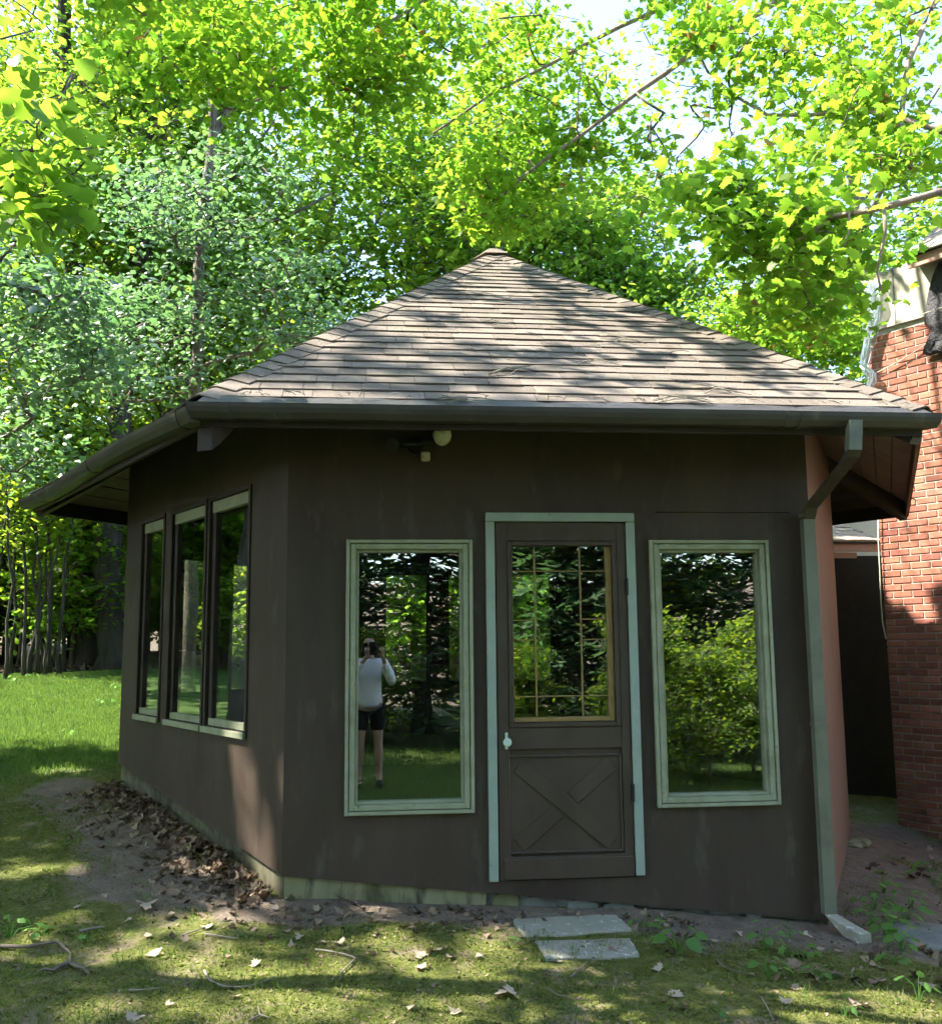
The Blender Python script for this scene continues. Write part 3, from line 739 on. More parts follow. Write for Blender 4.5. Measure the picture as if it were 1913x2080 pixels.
# fascia boards
for a, b in zip(HORD, HORD[1:]+HORD[:1]):
    A, B = EV[a], EV[b]; ex = (B-A)/np.linalg.norm(B-A)
    fr = Frame(A, ex); L = float(np.linalg.norm(B-A)); mb = MB()
    mb.box(fr, 0.006, L-0.006, -0.155, -0.008, -0.028, -0.004); mb.build('fascia', M['dark_wood'] if a != 300 else M['wall_grain'], roof)
# hip rafters with shaped tails
for k in HORD:
    rv = RADV[k]; hv = np.array(HV[k])
    d3 = APEX-EV[k]; slope = d3[2]/np.linalg.norm(d3[:2])
    fr = Frame((hv[0], hv[1], 0), (rv[0], rv[1], 0))
    oh = OH[k]-0.035
    def zt(u): return ZE+slope*(OH[k]-u)-0.062
    if k == 240:
        pts = [(-0.25, zt(-0.25)-0.10)]
        for i in range(9):
            q = i/8.0; pts.append((-0.10+q*(oh+0.04), zt(-0.10+q*(oh+0.04))-0.07-0.155*q**1.8))
        pts += [(oh, zt(oh)-0.23), (oh, zt(oh)), (-0.25, zt(-0.25))]
    else:
        pts = [(-0.25, zt(-0.25)-0.15), (oh-0.02, zt(oh)-0.15), (oh, zt(oh)-0.12), (oh, zt(oh)), (-0.25, zt(-0.25))]
    mb = MB(); mb.poly(fr, pts, -0.045, 0.045); mb.build('hip_rafter', M['soffit'] if k == 0 else M['dark_wood'], roof)

# ---- gutters
PROF = [(0.0, 0.0), (0.0, -0.074), (0.066, -0.074), (0.088, -0.046), (0.096, -0.022), (0.098, 0.0), (0.088, 0.0), (0.084, -0.022), (0.060, -0.067), (0.007, -0.067), (0.007, 0.0)]
def gutter_pt(k, w, v, sc=1.0): 
    q = EV[k].copy(); q[:2] += RADV[k]*w*1.1547*sc; q[2] += v-0.052
    return q
def loft(mb, secs, cap=True):
    b = len(mb.v); n = len(secs[0])
    for s in secs: mb.v += [tuple(p) for p in s]
    for i in range(len(secs)-1):
        for j in range(n):
            j2 = (j+1) % n
            mb.f.append((b+i*n+j, b+i*n+j2, b+(i+1)*n+j2, b+(i+1)*n+j))
    if cap:
        mb.f.append(tuple(b+j for j in reversed(range(n)))); e = b+(len(secs)-1)*n; mb.f.append(tuple(e+j for j in range(n)))
for a, b, e0, e1, nj in ((240, 300, 0.0, 1.0, (0.045, 0.10, 0.425, 0.79, 0.81)), (180, 240, 0.0, 1.0, (0.16, 0.52, 0.955))):
    def sec(t, sc=1.0, dz=0.0, sag=True):
        s = []
        for w, v in PROF:
            p0 = gutter_pt(a, w*sc, v*sc+dz); p1 = gutter_pt(b, w*sc, v*sc+dz)
            p = p0*(1-t)+p1*t
            if a == 180: p[2] += -0.018*math.sin(PI*t*2.2)-0.012*t
            s.append(p)
        return s
    mb = MB(); loft(mb, [sec(t) for t in np.linspace(0, 1, 13)]); mb.build('gutter', M['gutter'], pav)
    for t in nj:
        dt = 0.008
        mb = MB(); loft(mb, [[p+np.array([0, 0, -0.002]) for p in sec(t-dt, 1.035)], [p+np.array([0, 0, -0.002]) for p in sec(t+dt, 1.035)]]); mb.build('gutter_joint', M['gutter'], pav)
    # end cap and guard mesh
    t_end = 1.0 if a == 240 else 0.0
    ps = [sec(t_end)[i] for i in range(6)]
    dv = (EV[b]-EV[a]); dv = dv/np.linalg.norm(dv)*(0.003 if a == 240 else -0.003)
    mb = MB(); loft(mb, [ps, [p+dv for p in ps]]); mb.build('gutter_end_cap', M['gutter'], pav)
    secs = []
    for t in np.linspace(0.012, 0.988, 40):
        wob = 0.004*math.sin(37*t)+0.003*math.sin(91*t)
        q = []
        for w, v in ((-0.03, 0.061), (0.030, 0.043+wob), (0.062, 0.022+wob), (0.090, 0.002), (0.089, -0.001), (0.061, 0.019+wob), (0.029, 0.040+wob), (-0.03, 0.058)):
            q.append(gutter_pt(a, w, v)*(1-t)+gutter_pt(b, w, v)*t)
        secs.append(q)
    if a == 240:
        mb = MB(); loft(mb, secs); mb.build('gutter_guard', M['mesh'], pav)
# ---- downspout
top = on_plane(1735, 862, (0, -0.72, 0), (0, 1, 0)); p1 = on_plane(1733, 915, (0, -0.72, 0), (0, 1, 0))
p2 = on_plane(1634, 1045, (0, -0.06, 0), (0, 1, 0)); p3 = on_plane(1688, 1845, (0, -0.06, 0), (0, 1, 0))
p2[0] = (p2[0]+p3[0])/2; p3[0] = p2[0]
zg = gz(p3[0], -0.3); p3[2] = zg+0.09
p4 = np.array([p3[0]+0.045, -0.2, zg+0.035]); p5 = np.array([p3[0]+0.08, -0.30, zg+0.02])
ax = np.array([0.035, 0, 0]); ay = np.array([0, 0.026, 0])
def ring4(c, ax, ay): return [c-ax-ay, c+ax-ay, c+ax+ay, c-ax+ay]
vt = np.array([0, 0.0, 0.028])
dsp = empty('downspout', tuple(p3)); dsp.parent = pav; dsp.matrix_parent_inverse = pinv(pav)
mb = MB(); loft(mb, [ring4(top+np.array([0, 0, 0.02]), ax, ay), ring4(p1, ax, ay)]); mb.build('outlet', M['downspout'], dsp)
dg = (p2-p1)/np.linalg.norm(p2-p1); side = np.cross(dg, ay); side = side/np.linalg.norm(side)*0.035
mb = MB(); loft(mb, [ring4(p1+np.array([0, 0, -0.001]), ax*1.04, ay*1.04), ring4(p1+dg*0.04-np.array([0, 0, 0.02]), ax*1.02, ay*1.1), ring4(p2-dg*0.05+np.array([0, 0, 0.01]), ax*1.02, ay*1.1), ring4(p2+np.array([0, 0, -0.03]), ax*1.03, ay*1.05)]); mb.build('elbow', M['gutter'], dsp)
mb = MB(); loft(mb, [ring4(p2+np.array([0, 0, -0.031]), ax, ay), ring4(p3, ax, ay)]); mb.build('pipe', M['downspout'], dsp)
for zz in (0.80, 2.0):
    c = np.array([p2[0], p2[1], zz]); mb = MB(); loft(mb, [ring4(c, ax*1.12, ay*1.2), ring4(c+np.array([0, 0, 0.02]), ax*1.12, ay*1.2)]); mb.build('bracket', M['downspout'], dsp)
mb = MB(); loft(mb, [ring4(p3-np.array([0, 0, 0.001]), ax*1.03, ay*1.03), ring4(p4, ax*1.03, vt), ring4(p5, ax*1.03, vt*0.9)]); mb.build('kick_out', M['slate'], dsp)

# ---- security light by the door
sl = empty('security_light', WF[240][0].P(0.75, 2.40, 0), 0, 'small twin floodlight with one pale round bulb under the front gutter', 'light')
fr = WF[240][0]
mb = MB(); mb.tube([fr.P(0.72, 2.42, 0.0), fr.P(0.72, 2.42, 0.03)], 0.05, 16); mb.build('base', M['black'], sl)
mb = MB(); mb.tube([fr.P(0.72, 2.42, 0.03), fr.P(0.79, 2.43, 0.06), fr.P(0.835, 2.45, 0.05)], 0.012, 8); mb.tube([fr.P(0.72, 2.42, 0.03), fr.P(0.66, 2.415, 0.06), fr.P(0.60, 2.41, 0.05)], 0.012, 8); mb.build('arm', M['black'], sl)
c = np.array(fr.P(0.86, 2.462, 0.075)); ax3 = np.array([0.42, -0.86, -0.22]); ax3 /= np.linalg.norm(ax3)
mb = MB(); mb.tube([c-ax3*0.07, c-ax3*0.03, c+ax3*0.02, c+ax3*0.034, c+ax3*0.04], [0.02, 0.035, 0.058, 0.05, 0.02], 20); mb.build('bulb', M['lampglass'], sl, smooth=True)
mb = MB(); c2 = np.array(fr.P(0.592, 2.405, 0.07)); mb.tube([c2-ax3*np.array([-1, 1, 1])*0.05, c2+ax3*np.array([-1, 1, 1])*0.02], [0.02, 0.04], 14); mb.build('socket', M['black'], sl)
mb = MB(); mb.box(fr, 0.75, 0.80, 2.32, 2.372, 0.02, 0.055); mb.build('sensor', M['lampglass'], sl, bevel=0.006)
mb = MB(); mb.tube([fr.P(0.74, 2.40, 0.02), fr.P(0.772, 2.36, 0.03)], 0.008, 6); mb.build('sensor_arm', M['black'], sl)

# ------------------------------------------------------------------ brick house on the right
HF = Frame((5.46, 3.66, 0), (0.5, -0.866, 0))
house = empty('brick_house', (5.46, 3.66, -0.5), 0, 'red brick house wall with stained cream band behind the pavilion', 'house')
mb = MB(); mb.box(HF, 0.004, 6.0, -1.2, 4.372, -5.0, -0.009); bw = mb.build('wall', M['mortar'], house)
def brick_mesh(L):
    mb = MB(); mb.box(WORLD, 0, L, 0, 0.0565, -0.05, 0.0)
    o = mb.build('brick', M['brick'], None, bevel=0.004); me = o.data; bpy.data.objects.remove(o); return me
bm_full, bm_half = brick_mesh(0.193), brick_mesh(0.092)
CH = 0.0677; rnd = random.Random(11); singles = []; rest = MB()
ang = math.atan2(HF.ex[1], HF.ex[0])
row = 0; z = -0.95
while z < 4.32:
    u = 0.0; first = True
    while u < 2.6:
        if first and row % 2: me_, L = bm_half, 0.092
        else: me_, L = bm_full, 0.193
        first = False
        if z > -0.62 and u < 0.74: singles.append((u, z, me_))
        elif z > -0.8: rest.box(HF, u, u+L, z, z+0.0565, -0.05, rnd.uniform(-0.002, 0.001))
        u += L+0.0100
    row += 1; z += CH
singles.sort(key=lambda s: s[0])
for u, z, me_ in singles[:300]:
    b = bpy.data.objects.new('brick', me_); COL.objects.link(b)
    b.matrix_world = Matrix.Translation(Vector(HF.P(u, z, rnd.uniform(-0.003, 0.001)))) @ Matrix.Rotation(ang, 4, 'Z')
    mw = b.matrix_world.copy(); b.parent = bw; b.matrix_parent_inverse = pinv(bw); b.matrix_basis = mw
for u, z, me_ in singles[300:]: rest.box(HF, u, u+(0.193 if me_ is bm_full else 0.092), z, z+0.0565, -0.05, 0)
o = rest.build('bricks', M['brick'], bw); o['kind'] = 'stuff'
mb = MB(); mb.box(HF, -0.004, 0.335, 4.374, 4.96, -0.3, 0.022); mb.box(HF, 0.341, 6.0, 4.374, 4.96, -0.3, 0.020); mb.build('cream_band', M['cream'], house, bevel=0.003)
# eave of the house
fq = on_plane(1843, 548, HF.P(0, 0, 0.22), HF.ey); fu = float((fq-HF.O) @ HF.ex)
mb = MB(); mb.box(HF, fu, 6.2, 4.82, 4.93, 0.19, 0.215); mb.build('fascia', M['pinkwood'], house)
mb = MB(); mb.box(HF, fu, 6.2, 4.90, 4.925, -0.3, 0.188); mb.build('soffit', M['cream'], house)
RFH = Frame(HF.P(fu, 4.94, 0.24), HF.ex, tuple(np.array([0, 0, 0.56])-HF.ey*0.83))
mb = MB(); mb.poly(RFH, [(0, 0), (6, 0), (6, 4.5), (0.0, 4.5)], -0.03, -0.006); hr = mb.build('roof', M['dark_wood'], house)
mb = MB(); rnd = random.Random(3)
for r in range(14):
    u = -0.02-rnd.uniform(0, .2)
    while u < 3:
        w = rnd.choice((.16, .22, .3)); mb.box(RFH, max(u, -0.03), u+w-0.004, r*0.14-0.02+rnd.uniform(-.006, .006), r*0.14+0.15, -0.005, 0.008+rnd.uniform(0, .012)); u += w
o = mb.build('shingle_field', M['shingle_old'], hr); o['kind'] = 'stuff'
# torn black tarp hanging over the band
tp = [on_plane(x, y, HF.P(0, 0, 0.05), HF.ey) for x, y in ((1907, 533), (1897, 560), (1889, 590), (1884, 618), (1877, 640), (1876, 658), (1884, 666), (1893, 668), (1891, 682), (1886, 694), (1878, 706), (1872, 718), (1888, 722), (1902, 714))]
L2 = [((p-HF.O) @ HF.ex, p[2]) for p in tp]
V = []; Fc = []; nc = 12; rnd = np.random.RandomState(2)
for i, (u, z) in enumerate(L2):
    for j in range(nc):
        uu = u + (2.0-u)*(j/(nc-1))**1.3
        zz = z if i < 12 else z + 0.02*math.sin(j*2.1)
        V.append(HF.P(uu, zz, 0.045+0.03*math.sin(j*1.7+i*0.9)+0.02*rnd.rand()))
for i in range(len(L2)-1):
    for j in range(nc-1): Fc.append((i*nc+j, i*nc+j+1, (i+1)*nc+j+1, (i+1)*nc+j))
me = fast_mesh('torn_tarp', V, Fc, smooth=False); o = link('torn_tarp', me, M['tarp']); sd = o.modifiers.new('thickness', 'SOLIDIFY'); sd.thickness = 0.006
tag(o, 'torn black tarp hanging over the cream band of the brick house', 'tarp')
# plastic film at the house corner
def film():
    ctr = [(1772, 575, 26), (1775, 612, 32), (1771, 640, 34), (1768, 668, 30), (1765, 695, 20), (1762, 722, 18), (1758, 742, 16), (1768, 758, 24), (1771, 772, 18), (1767, 792, 14)]
    V = []; Fc = []; nc = 9; rnd = np.random.RandomState(8)
    for i, (x, y, w) in enumerate(ctr):
        for j in range(nc):
            q = j/(nc-1)-0.5
            p = on_plane(x+q*w, y, HF.P(0, 0, 0.06), HF.ey) + HF.ey*(0.035*math.sin(q*14+i*1.3)+0.02*rnd.rand())
            V.append(p)
    for i in range(len(ctr)-1):
        for j in range(nc-1): Fc.append((i*nc+j, i*nc+j+1, (i+1)*nc+j+1, (i+1)*nc+j))
    me = fast_mesh('plastic_sheet', V, Fc, smooth=True); o = link('plastic_sheet', me, M['plastic'])
    sd = o.modifiers.new('thickness', 'SOLIDIFY'); sd.thickness = 0.003
    tag(o, 'crumpled clear plastic sheet hanging at the corner of the brick house', 'plastic')
film()
def cord(pts, r, label, name='cord', mat='rope', cat='cord', group=None):
    mb = MB(); mb.tube(pts, r, 5); o = mb.build(name, M[mat], None, smooth=True); tag(o, label, cat, group); return o
def hpt(x, y, w=0.03): return on_plane(x, y, HF.P(0, 0, w), HF.ey)
cord([hpt(1782, 756), hpt(1830, 731), hpt(1880, 700), hpt(1930, 668)], 0.0045, 'pale cord slanting across the brick below the torn tarp')
cord([hpt(1785, 661, .05), hpt(1850, 645, .05), hpt(1880, 635, .09), hpt(1930, 618, .1)], 0.003, 'thin line stretched across the foot of the cream band')
cord([hpt(1783, 1040), hpt(1784, 1100), hpt(1787, 1160), hpt(1789, 1220), hpt(1792, 1262), hpt(1799, 1298)], 0.006, 'white cable dangling down the left edge of the brick wall', 'cable', cat='cable')

# ------------------------------------------------------------------ low passage between pavilion and house
PWF = Frame((0, 0.40, 0), (1, 0, 0))
ps = empty('passage', (4.6, 3.6, -0.3), 0, 'low dark passage with faded red fascia between pavilion and brick house', 'passage')
mb = MB(); mb.box(PWF, 4.1, 4.86, -0.19, 2.2, -3.62, -3.5); mb.build('wall', M['dark_wood'], ps)
mb = MB(); mb.box(PWF, 4.862, 6.2, -0.6, 2.2, -4.42, -4.3); mb.build('wall', M['dark_wood'], ps)
mb = MB(); mb.box(PWF, 4.80, 4.859, -0.6, 2.2, -4.3, -3.621); mb.build('wall', M['dark_wood'], ps)
mb = MB(); mb.box(PWF, 4.1, 4.87, -0.7, -0.195, -3.62, -3.47); mb.build('foundation', M['plinth'], ps, bevel=0.01)
mb = MB(); mb.box(PWF, 4.2, 5.56, 2.16, 2.245, -3.40, -3.37); mb.build('fascia', M['pinkwood'], ps, bevel=0.006)
mb = MB(); mb.box(PWF, 4.2, 5.30, 2.10, 2.155, -3.46, -3.43); mb.build('frieze', M['pinkwood'], ps)
RP = Frame((4.2, 3.74, 2.262), (1, 0, 0), (0, 0.95, 0.30))
mb = MB(); mb.box(RP, 0, 1.32, 0, 1.5, -0.03, -0.004); pr = mb.build('roof', M['dark_wood'], ps)
mb = MB(); rnd = random.Random(6)
for r in range(10):
    u = -rnd.uniform(0, .2)
    while u < 1.3:
        w = rnd.choice((.15, .2, .28)); mb.box(RP, max(u, 0), min(u+w-.004, 1.32), r*0.13-.01+rnd.uniform(-.01, .01), r*0.13+.14, -0.003, 0.008+rnd.uniform(0, .014)); u += w
o = mb.build('shingle_field', M['shingle_old'], pr); o['kind'] = 'stuff'
mb = MB(); mb.box(PWF, 3.9, 6.2, 2.0, 3.3, -4.7, -4.62); wb = mb.build('gable', M['white'], ps)
mb = MB(); mb.box(PWF, 3.9, 6.2, 2.83, 2.86, -4.619, -4.60); mb.build('siding_lap', M['black'], wb)

# ------------------------------------------------------------------ stepping stones
def gpx0(x, y):
    p = on_plane(x, y, (0, 0, -0.2), (0, 0, 1))
    for _ in range(12): p = on_plane(x, y, (0, 0, gz(p[0], p[1])), (0, 0, 1))
    return p
def slab(name, pix, z, th, label, group=None):
    P = [gpx0(x, y) for x, y in pix]; pts = []; rnd = random.Random(len(label))
    for i in range(len(P)):
        a, b = P[i], P[(i+1) % len(P)]
        for k in range(5):
            q = a+(b-a)*k/5; pts.append((q[0]+rnd.uniform(-.007, .007), q[1]+rnd.uniform(-.007, .007)))
    area = sum(pts[i][0]*pts[(i+1) % len(pts)][1]-pts[(i+1) % len(pts)][0]*pts[i][1] for i in range(len(pts)))
    if area < 0: pts = pts[::-1]
    A_ = np.array([(q[0], q[1], 1) for q in P]); cf = np.linalg.lstsq(A_, np.array([gz(q[0], q[1]) for q in P]), rcond=None)[0]      # lies with the slope of the ground
    n = len(pts); mb = MB(); zt = [cf @ np.array([q[0], q[1], 1])+z for q in pts]
    mb.v = [(q[0], q[1], h) for q, h in zip(pts, zt)]+[(q[0], q[1], h-th) for q, h in zip(pts, zt)]
    mb.f = [tuple(range(n)), tuple(reversed(range(n, 2*n)))]+[(i, n+i, n+(i+1) % n, (i+1) % n) for i in range(n)]
    o = mb.build(name, M['slate'], None, bevel=0.004); tag(o, label, 'stone', group); return o
slab('stepping_stone', [(1040, 1872), (1250, 1860), (1286, 1893), (1066, 1906)], 0.010, 0.06, 'wider grey flagstone right against the pavilion under the door', 'flagstones below the door')
slab('stepping_stone', [(1088, 1915), (1279, 1911), (1301, 1946), (1108, 1953)], 0.010, 0.06, 'narrower grey flagstone in front, farther from the door', 'flagstones below the door')
def boulder(name, loc, s, mat, label, seed, cat='stone', group=None):
    bm = bmesh.new(); bmesh.ops.create_icosphere(bm, subdivisions=2, radius=1.0)
    rs = np.random.RandomState(seed); ks = rs.randn(6, 3)*1.5; ph = rs.rand(6)*6
    for v in bm.verts:
        p = np.array(v.co); k = 1+0.13*sum(math.sin(ks[i] @ p+ph[i]) for i in range(6))/2
        v.co = Vector(p*k*np.array(s))
    me = bpy.data.meshes.new(name); bm.to_mesh(me); bm.free()
    o = link(name, me, mat); o.location = Vector(loc); o.rotation_euler = (0, 0, seed); tag(o, label, cat, group); return o
q = on_plane(1742, 1708, (0, 0, -0.30), (0, 0, 1)); boulder('flat_stone', (q[0], q[1], -0.315), (0.17, 0.1, 0.035), M['plinth'], 'flat tan stone on bare soil beside the pavilion\'s right wall', 4)
q = on_plane(1885, 1915, (0, 0, -0.39), (0, 0, 1)); boulder('flat_stone', (q[0], q[1], gz(q[0], q[1])-0.005), (0.28, 0.3, 0.035), M['rubble'], 'dark flat stone half sunk at the right edge of the ground', 7)

# ------------------------------------------------------------------ trees
def T_star():
    pts = []
    lob = [(-125, .42), (-94, .28), (-60, .56), (-30, .33), (0, .64), (30, .33), (60, .56), (94, .28), (125, .42), (180, .16)]
    for a, r in lob: pts.append((r*math.sin(rad(a)), 0.42+r*math.cos(rad(a))))
    V = [(0, 0.42, 0.03)] + [(x, y, -0.22*(x*x+(y-.42)**2)) for x, y in pts]
    F = [(0, 1+(i+1) % len(pts), 1+i) for i in range(len(pts))]
    return np.array(V), np.array(F)
def T_maple():
    half = [(.10, .05), (.30, -.03), (.26, .10), (.47, .14), (.39, .25), (.56, .46), (.40, .45), (.37, .56), (.21, .50), (.24, .73), (.12, .72)]
    pts = [(0, 0)]+half+[(0, 1.0)]+[(-x, y) for x, y in half[::-1]]
    V = [(0, .36, .03)]+[(x, y, -.2*x*x-.12*(y-.36)**2) for x, y in pts]
    n = len(pts)
    return np.array(V), np.array([(0, 1+i, 1+(i+1) % n) for i in range(n)])
def T_oval(w=0.62, n=3):
    V = [(0, 0, 0), (w*.40, .28, -.05), (w*.5, .55, -.09), (0, 1, -.16), (-w*.5, .55, -.09), (-w*.40, .28, -.05), (0, .5, .04)]
    F = [(0, 1, 6), (1, 2, 6), (2, 3, 6), (3, 4, 6), (4, 5, 6), (5, 0, 6)]
    return np.array(V), np.array(F)
def T_kite(w=0.7):
    V = [(0, 0, 0), (w*.5, .45, -.08), (0, 1, -.05), (-w*.5, .45, -.08)]
    return np.array(V), np.array([(0, 1, 2), (0, 2, 3)])
def T_heart():
    out = [(0, .06), (.16, -.02), (.36, .08), (.47, .30), (.42, .56), (.24, .82), (0, 1.08), (-.24, .82), (-.42, .56), (-.47, .30), (-.36, .08), (-.16, -.02)]
    V = [(0, .42, .05)] + [(x, y, -.25*x*x-.1*(y-.4)**2) for x, y in out]
    n = len(out)
    return np.array(V), np.array([(0, 1+i, 1+(i+1) % n) for i in range(n)])
STAR, OVAL, KITE, HEART, MAPLE = T_star(), T_oval(), T_kite(), T_heart(), T_maple()
def leaf_frames(rs, N, tilt=0.55, head=None):
    n = np.stack([rs.randn(N)*tilt, rs.randn(N)*tilt, np.ones(N)], 1); n /= np.linalg.norm(n, axis=1)[:, None]
    h = rs.rand(N)*2*PI if head is None else head
    e = np.stack([np.cos(h), np.sin(h), -0.35*np.ones(N)], 1)
    e = e-n*(e*n).sum(1)[:, None]; e /= np.linalg.norm(e, axis=1)[:, None]
    return np.cross(e, n), e, n
def leaf_cloud(name, P, size, tmpl, seed, tilt=0.55, jitter=0.55):
    rs = np.random.RandomState(seed); N = len(P)
    a, e, n = leaf_frames(rs, N, tilt); s = size*(1+jitter*(rs.rand(N)-.5)*2)
    TV, TF = tmpl
    V = P[:, None, :] + s[:, None, None]*(TV[None, :, 0:1]*a[:, None, :] + TV[None, :, 1:2]*e[:, None, :] + TV[None, :, 2:3]*n[:, None, :])
    F = TF[None] + (np.arange(N)*len(TV))[:, None, None]
    return fast_mesh(name, V.reshape(-1, 3), F.reshape(-1, 3))
def resample(pts, step):
    pts = [np.array(p, float) for p in pts]
    out = []
    n = len(pts)
    for i in range(n-1):
        p0 = pts[max(i-1, 0)]; p1 = pts[i]; p2 = pts[i+1]; p3 = pts[min(i+2, n-1)]
        m = max(1, int(np.linalg.norm(p2-p1)/step))
        for k in range(m):
            t = k/m
            out.append(0.5*((2*p1)+(-p0+p2)*t+(2*p0-5*p1+4*p2-p3)*t*t+(-p0+3*p1-3*p2+p3)*t**3))
    out.append(pts[-1])
    return out
class Tree:
    """stems given as point lists with radii; twigs grow from the stems to scattered crown points"""
    def __init__(s, seed): s.rs = np.random.RandomState(seed); s.nodes = []; s.par = []; s.rad = []; s.chains = []; s.tips = []; s.fixed = []
    def stem(s, pts, r0, r1, start=None, step=0.45, wob=0.03):
        P = resample(pts, step); n = len(P); ids = []
        prev = start if start is not None else -1
        for i, p in enumerate(P):
            q = p + (s.rs.randn(3)*wob if 0 < i < n-1 else 0)
            s.nodes.append(q); s.par.append(prev); s.rad.append(r0+(r1-r0)*(i/(n-1))**0.8); s.fixed.append(True)
            prev = len(s.nodes)-1; ids.append(prev)
        s.chains.append(([start] if start is not None else [])+ids)
        return ids
    def near(s, p):
        N = np.array(s.nodes); return int(np.argmin(((N-np.array(p))**2).sum(1)))
    def grow(s, A, r_tip=0.006, lift=0.10, stepn=0.5, lim=None):
        A = np.asarray(A)
        N = np.array(s.nodes)
        d = np.sqrt(((A[:, None]-N[None])**2).sum(-1)).min(1)
        buf = np.zeros((len(N)+len(A)*14, 3)); buf[:len(N)] = N; m = len(N)
        n_old = m
        for i in np.argsort(d):
            a = A[i]; dd = np.sqrt(((buf[:m]-a)**2).sum(1))
            up = np.maximum(buf[:m, 2]-a[2], 0)*0.35
            j = int(np.argmin(dd+up)); L = dd[j]
            k = int(min(12, max(3, L/stepn))); p0 = buf[j]; ids = [j]; prev = j
            side = s.rs.randn(3)*0.06*L
            pj = s.par[j]; tg = buf[j]-buf[pj] if pj >= 0 else np.array([0, 0, 1.0]); tg = tg/(np.linalg.norm(tg)+1e-9)
            if (a-p0) @ tg < -0.3*L: tg = tg*0.0
            c1 = p0+tg*0.38*L+side
            for q in range(1, k+1):
                t = q/k; p = p0*(1-t)**2+2*c1*t*(1-t)+a*t*t + np.array([0, 0, 1])*lift*L*math.sin(PI*t)*0.8
                buf[m] = p; s.nodes.append(p.copy()); s.par.append(prev); s.rad.append(0.0); s.fixed.append(False); prev = m; ids.append(m); m += 1
            s.chains.append(ids); s.tips.append(ids)
        cnt = np.zeros(m)
        for ids in s.tips:
            j = ids[-1]
            while j >= 0 and not s.fixed[j]:
                cnt[j] += 1; j = s.par[j]
        for j in range(n_old, m): s.rad[j] = r_tip*max(cnt[j], 1)**0.48
        return s
    def wood(s, mat_name, n_main=9, n_twig=5, rmin=0.0):
        bigs = []; small = MB()
        for ids in s.chains:
            P = [s.nodes[j] for j in ids]; fx = s.fixed[ids[-1]]
            R = [s.rad[j] for j in ids]
            if not fx: R[0] = min(R[0], R[1]*1.15)
            if fx and len(ids) > 1 and s.par[ids[0]] == -1:               # root flare
                R[0] *= 1.5; R[1] *= 1.12
            if max(R) < rmin: continue
            if fx:
                b = MB(); b.tube(P, R, n_main, cap=True); bigs.append(b)
            else: small.tube(P, R, n_twig, cap=True)
        return bigs, small
    def leaf_points(s, per, spread, flat=0.6, outer=0.35):
        out = []
        for ids in s.tips:
            P = np.array([s.nodes[j] for j in ids]); n = len(P)
            t = outer+(1-outer)*s.rs.rand(per)**0.7
            x = t*(n-1); i = np.minimum(x.astype(int), n-2); f = (x-i)[:, None]
            q = P[i]*(1-f)+P[i+1]*f + s.rs.randn(per, 3)*np.array([spread, spread, spread*flat])
            out.append(q)
        return np.concatenate(out)
def build_wood(bigs, mat, root):
    for i, b in enumerate(bigs): b.build('trunk' if i == 0 else 'limb', M[mat], root, smooth=True)
def crown_pts(rs, n, c, r, clumps=14, cs=0.42, shell=0.6):
    """scattered points of a lobed crown: centre c, radii r"""
    c = np.array(c, float); r = np.array(r, float)
    q = rs.randn(clumps, 3); q /= np.linalg.norm(q, axis=1)[:, None]; q *= (shell+(1-shell)*rs.rand(clumps))[:, None]*0.75
    k = rs.randint(0, clumps, n)
    p = rs.randn(n, 3); p /= np.linalg.norm(p, axis=1)[:, None]; p *= (rs.rand(n)**0.4)[:, None]*cs
    return c+(q[k]+p)*r
def finish(tr, name, loc, label, cat, leafmesh_args, leaf_m, bark_m, twig_m=None, group=None, trunk_name='trunk'):
    root = empty(name, loc, 0, label, cat, group)
    big, small = tr.wood(bark_m)
    build_wood(big, bark_m, root)
    if small.v: small.build('branches', M[twig_m or bark_m], root, smooth=True)['kind'] = 'stuff'
    if leafmesh_args:
        P, size, tmpl, seed = leafmesh_args
        me = leaf_cloud('crown', P, size, tmpl, seed); o = link('crown', me, M[leaf_m], root); o['kind'] = 'stuff'
    return root
def copy_tree(root, loc, rz, sc, label=None, group=None, leaf_m=None):
    r = root.copy(); COL.objects.link(r); r.location = Vector(loc); r.rotation_euler = (0, 0, rz); r.scale = (sc, sc, sc*random.Random(int(loc[0]*99+loc[1]*7)).uniform(0.92, 1.1))
    if label: r['label'] = label
    if group: r['group'] = group
    for ch in root.children:
        c = ch.copy(); COL.objects.link(c); c.parent = r; c.matrix_parent_inverse = ch.matrix_parent_inverse.copy()
        if leaf_m and ch.name.startswith('crown'):
            c.material_slots[0].link = 'OBJECT'; c.material_slots[0].material = M[leaf_m]
    return r

# ---- gaps in the leaves through which the sun reaches the ground, the roof and the walls
def gpx(x, y):
    p = on_plane(x, y, (0, 0, -0.2), (0, 0, 1))
    for _ in range(12): p = on_plane(x, y, (0, 0, gz(p[0], p[1])), (0, 0, 1))
    return p
BEAMS = []
nl_ = WF[180][0].ey
for k in range(6):
    t = k/5.0; BEAMS.append((np.array([-0.345, 0.6, 0.74])*(1-t)+np.array([-0.15, 0.26, 0.14])*t, 0.15+0.06*math.sin(PI*t)))
for x, y, r in ((330, 1742, .10), (395, 1768, .13), (360, 1728, .07), (60, 1735, .20), (130, 1760, .17), (20, 1775, .15), (170, 1745, .08), (30, 1700, .1), (60, 1900, .09), (20, 1945, .07),
                (1600, 2000, .12), (1660, 2040, .10), (1740, 2060, .13), (1860, 2060, .18), (1800, 2075, .14), (1905, 2040, .1), (100, 1460, .5), (30, 1440, .5), (190, 1500, .35), (140, 1590, .2), (420, 1790, .06), (480, 1690, .05)):
    BEAMS.append((gpx(x, y), r))
_rs = np.random.RandomState(14)
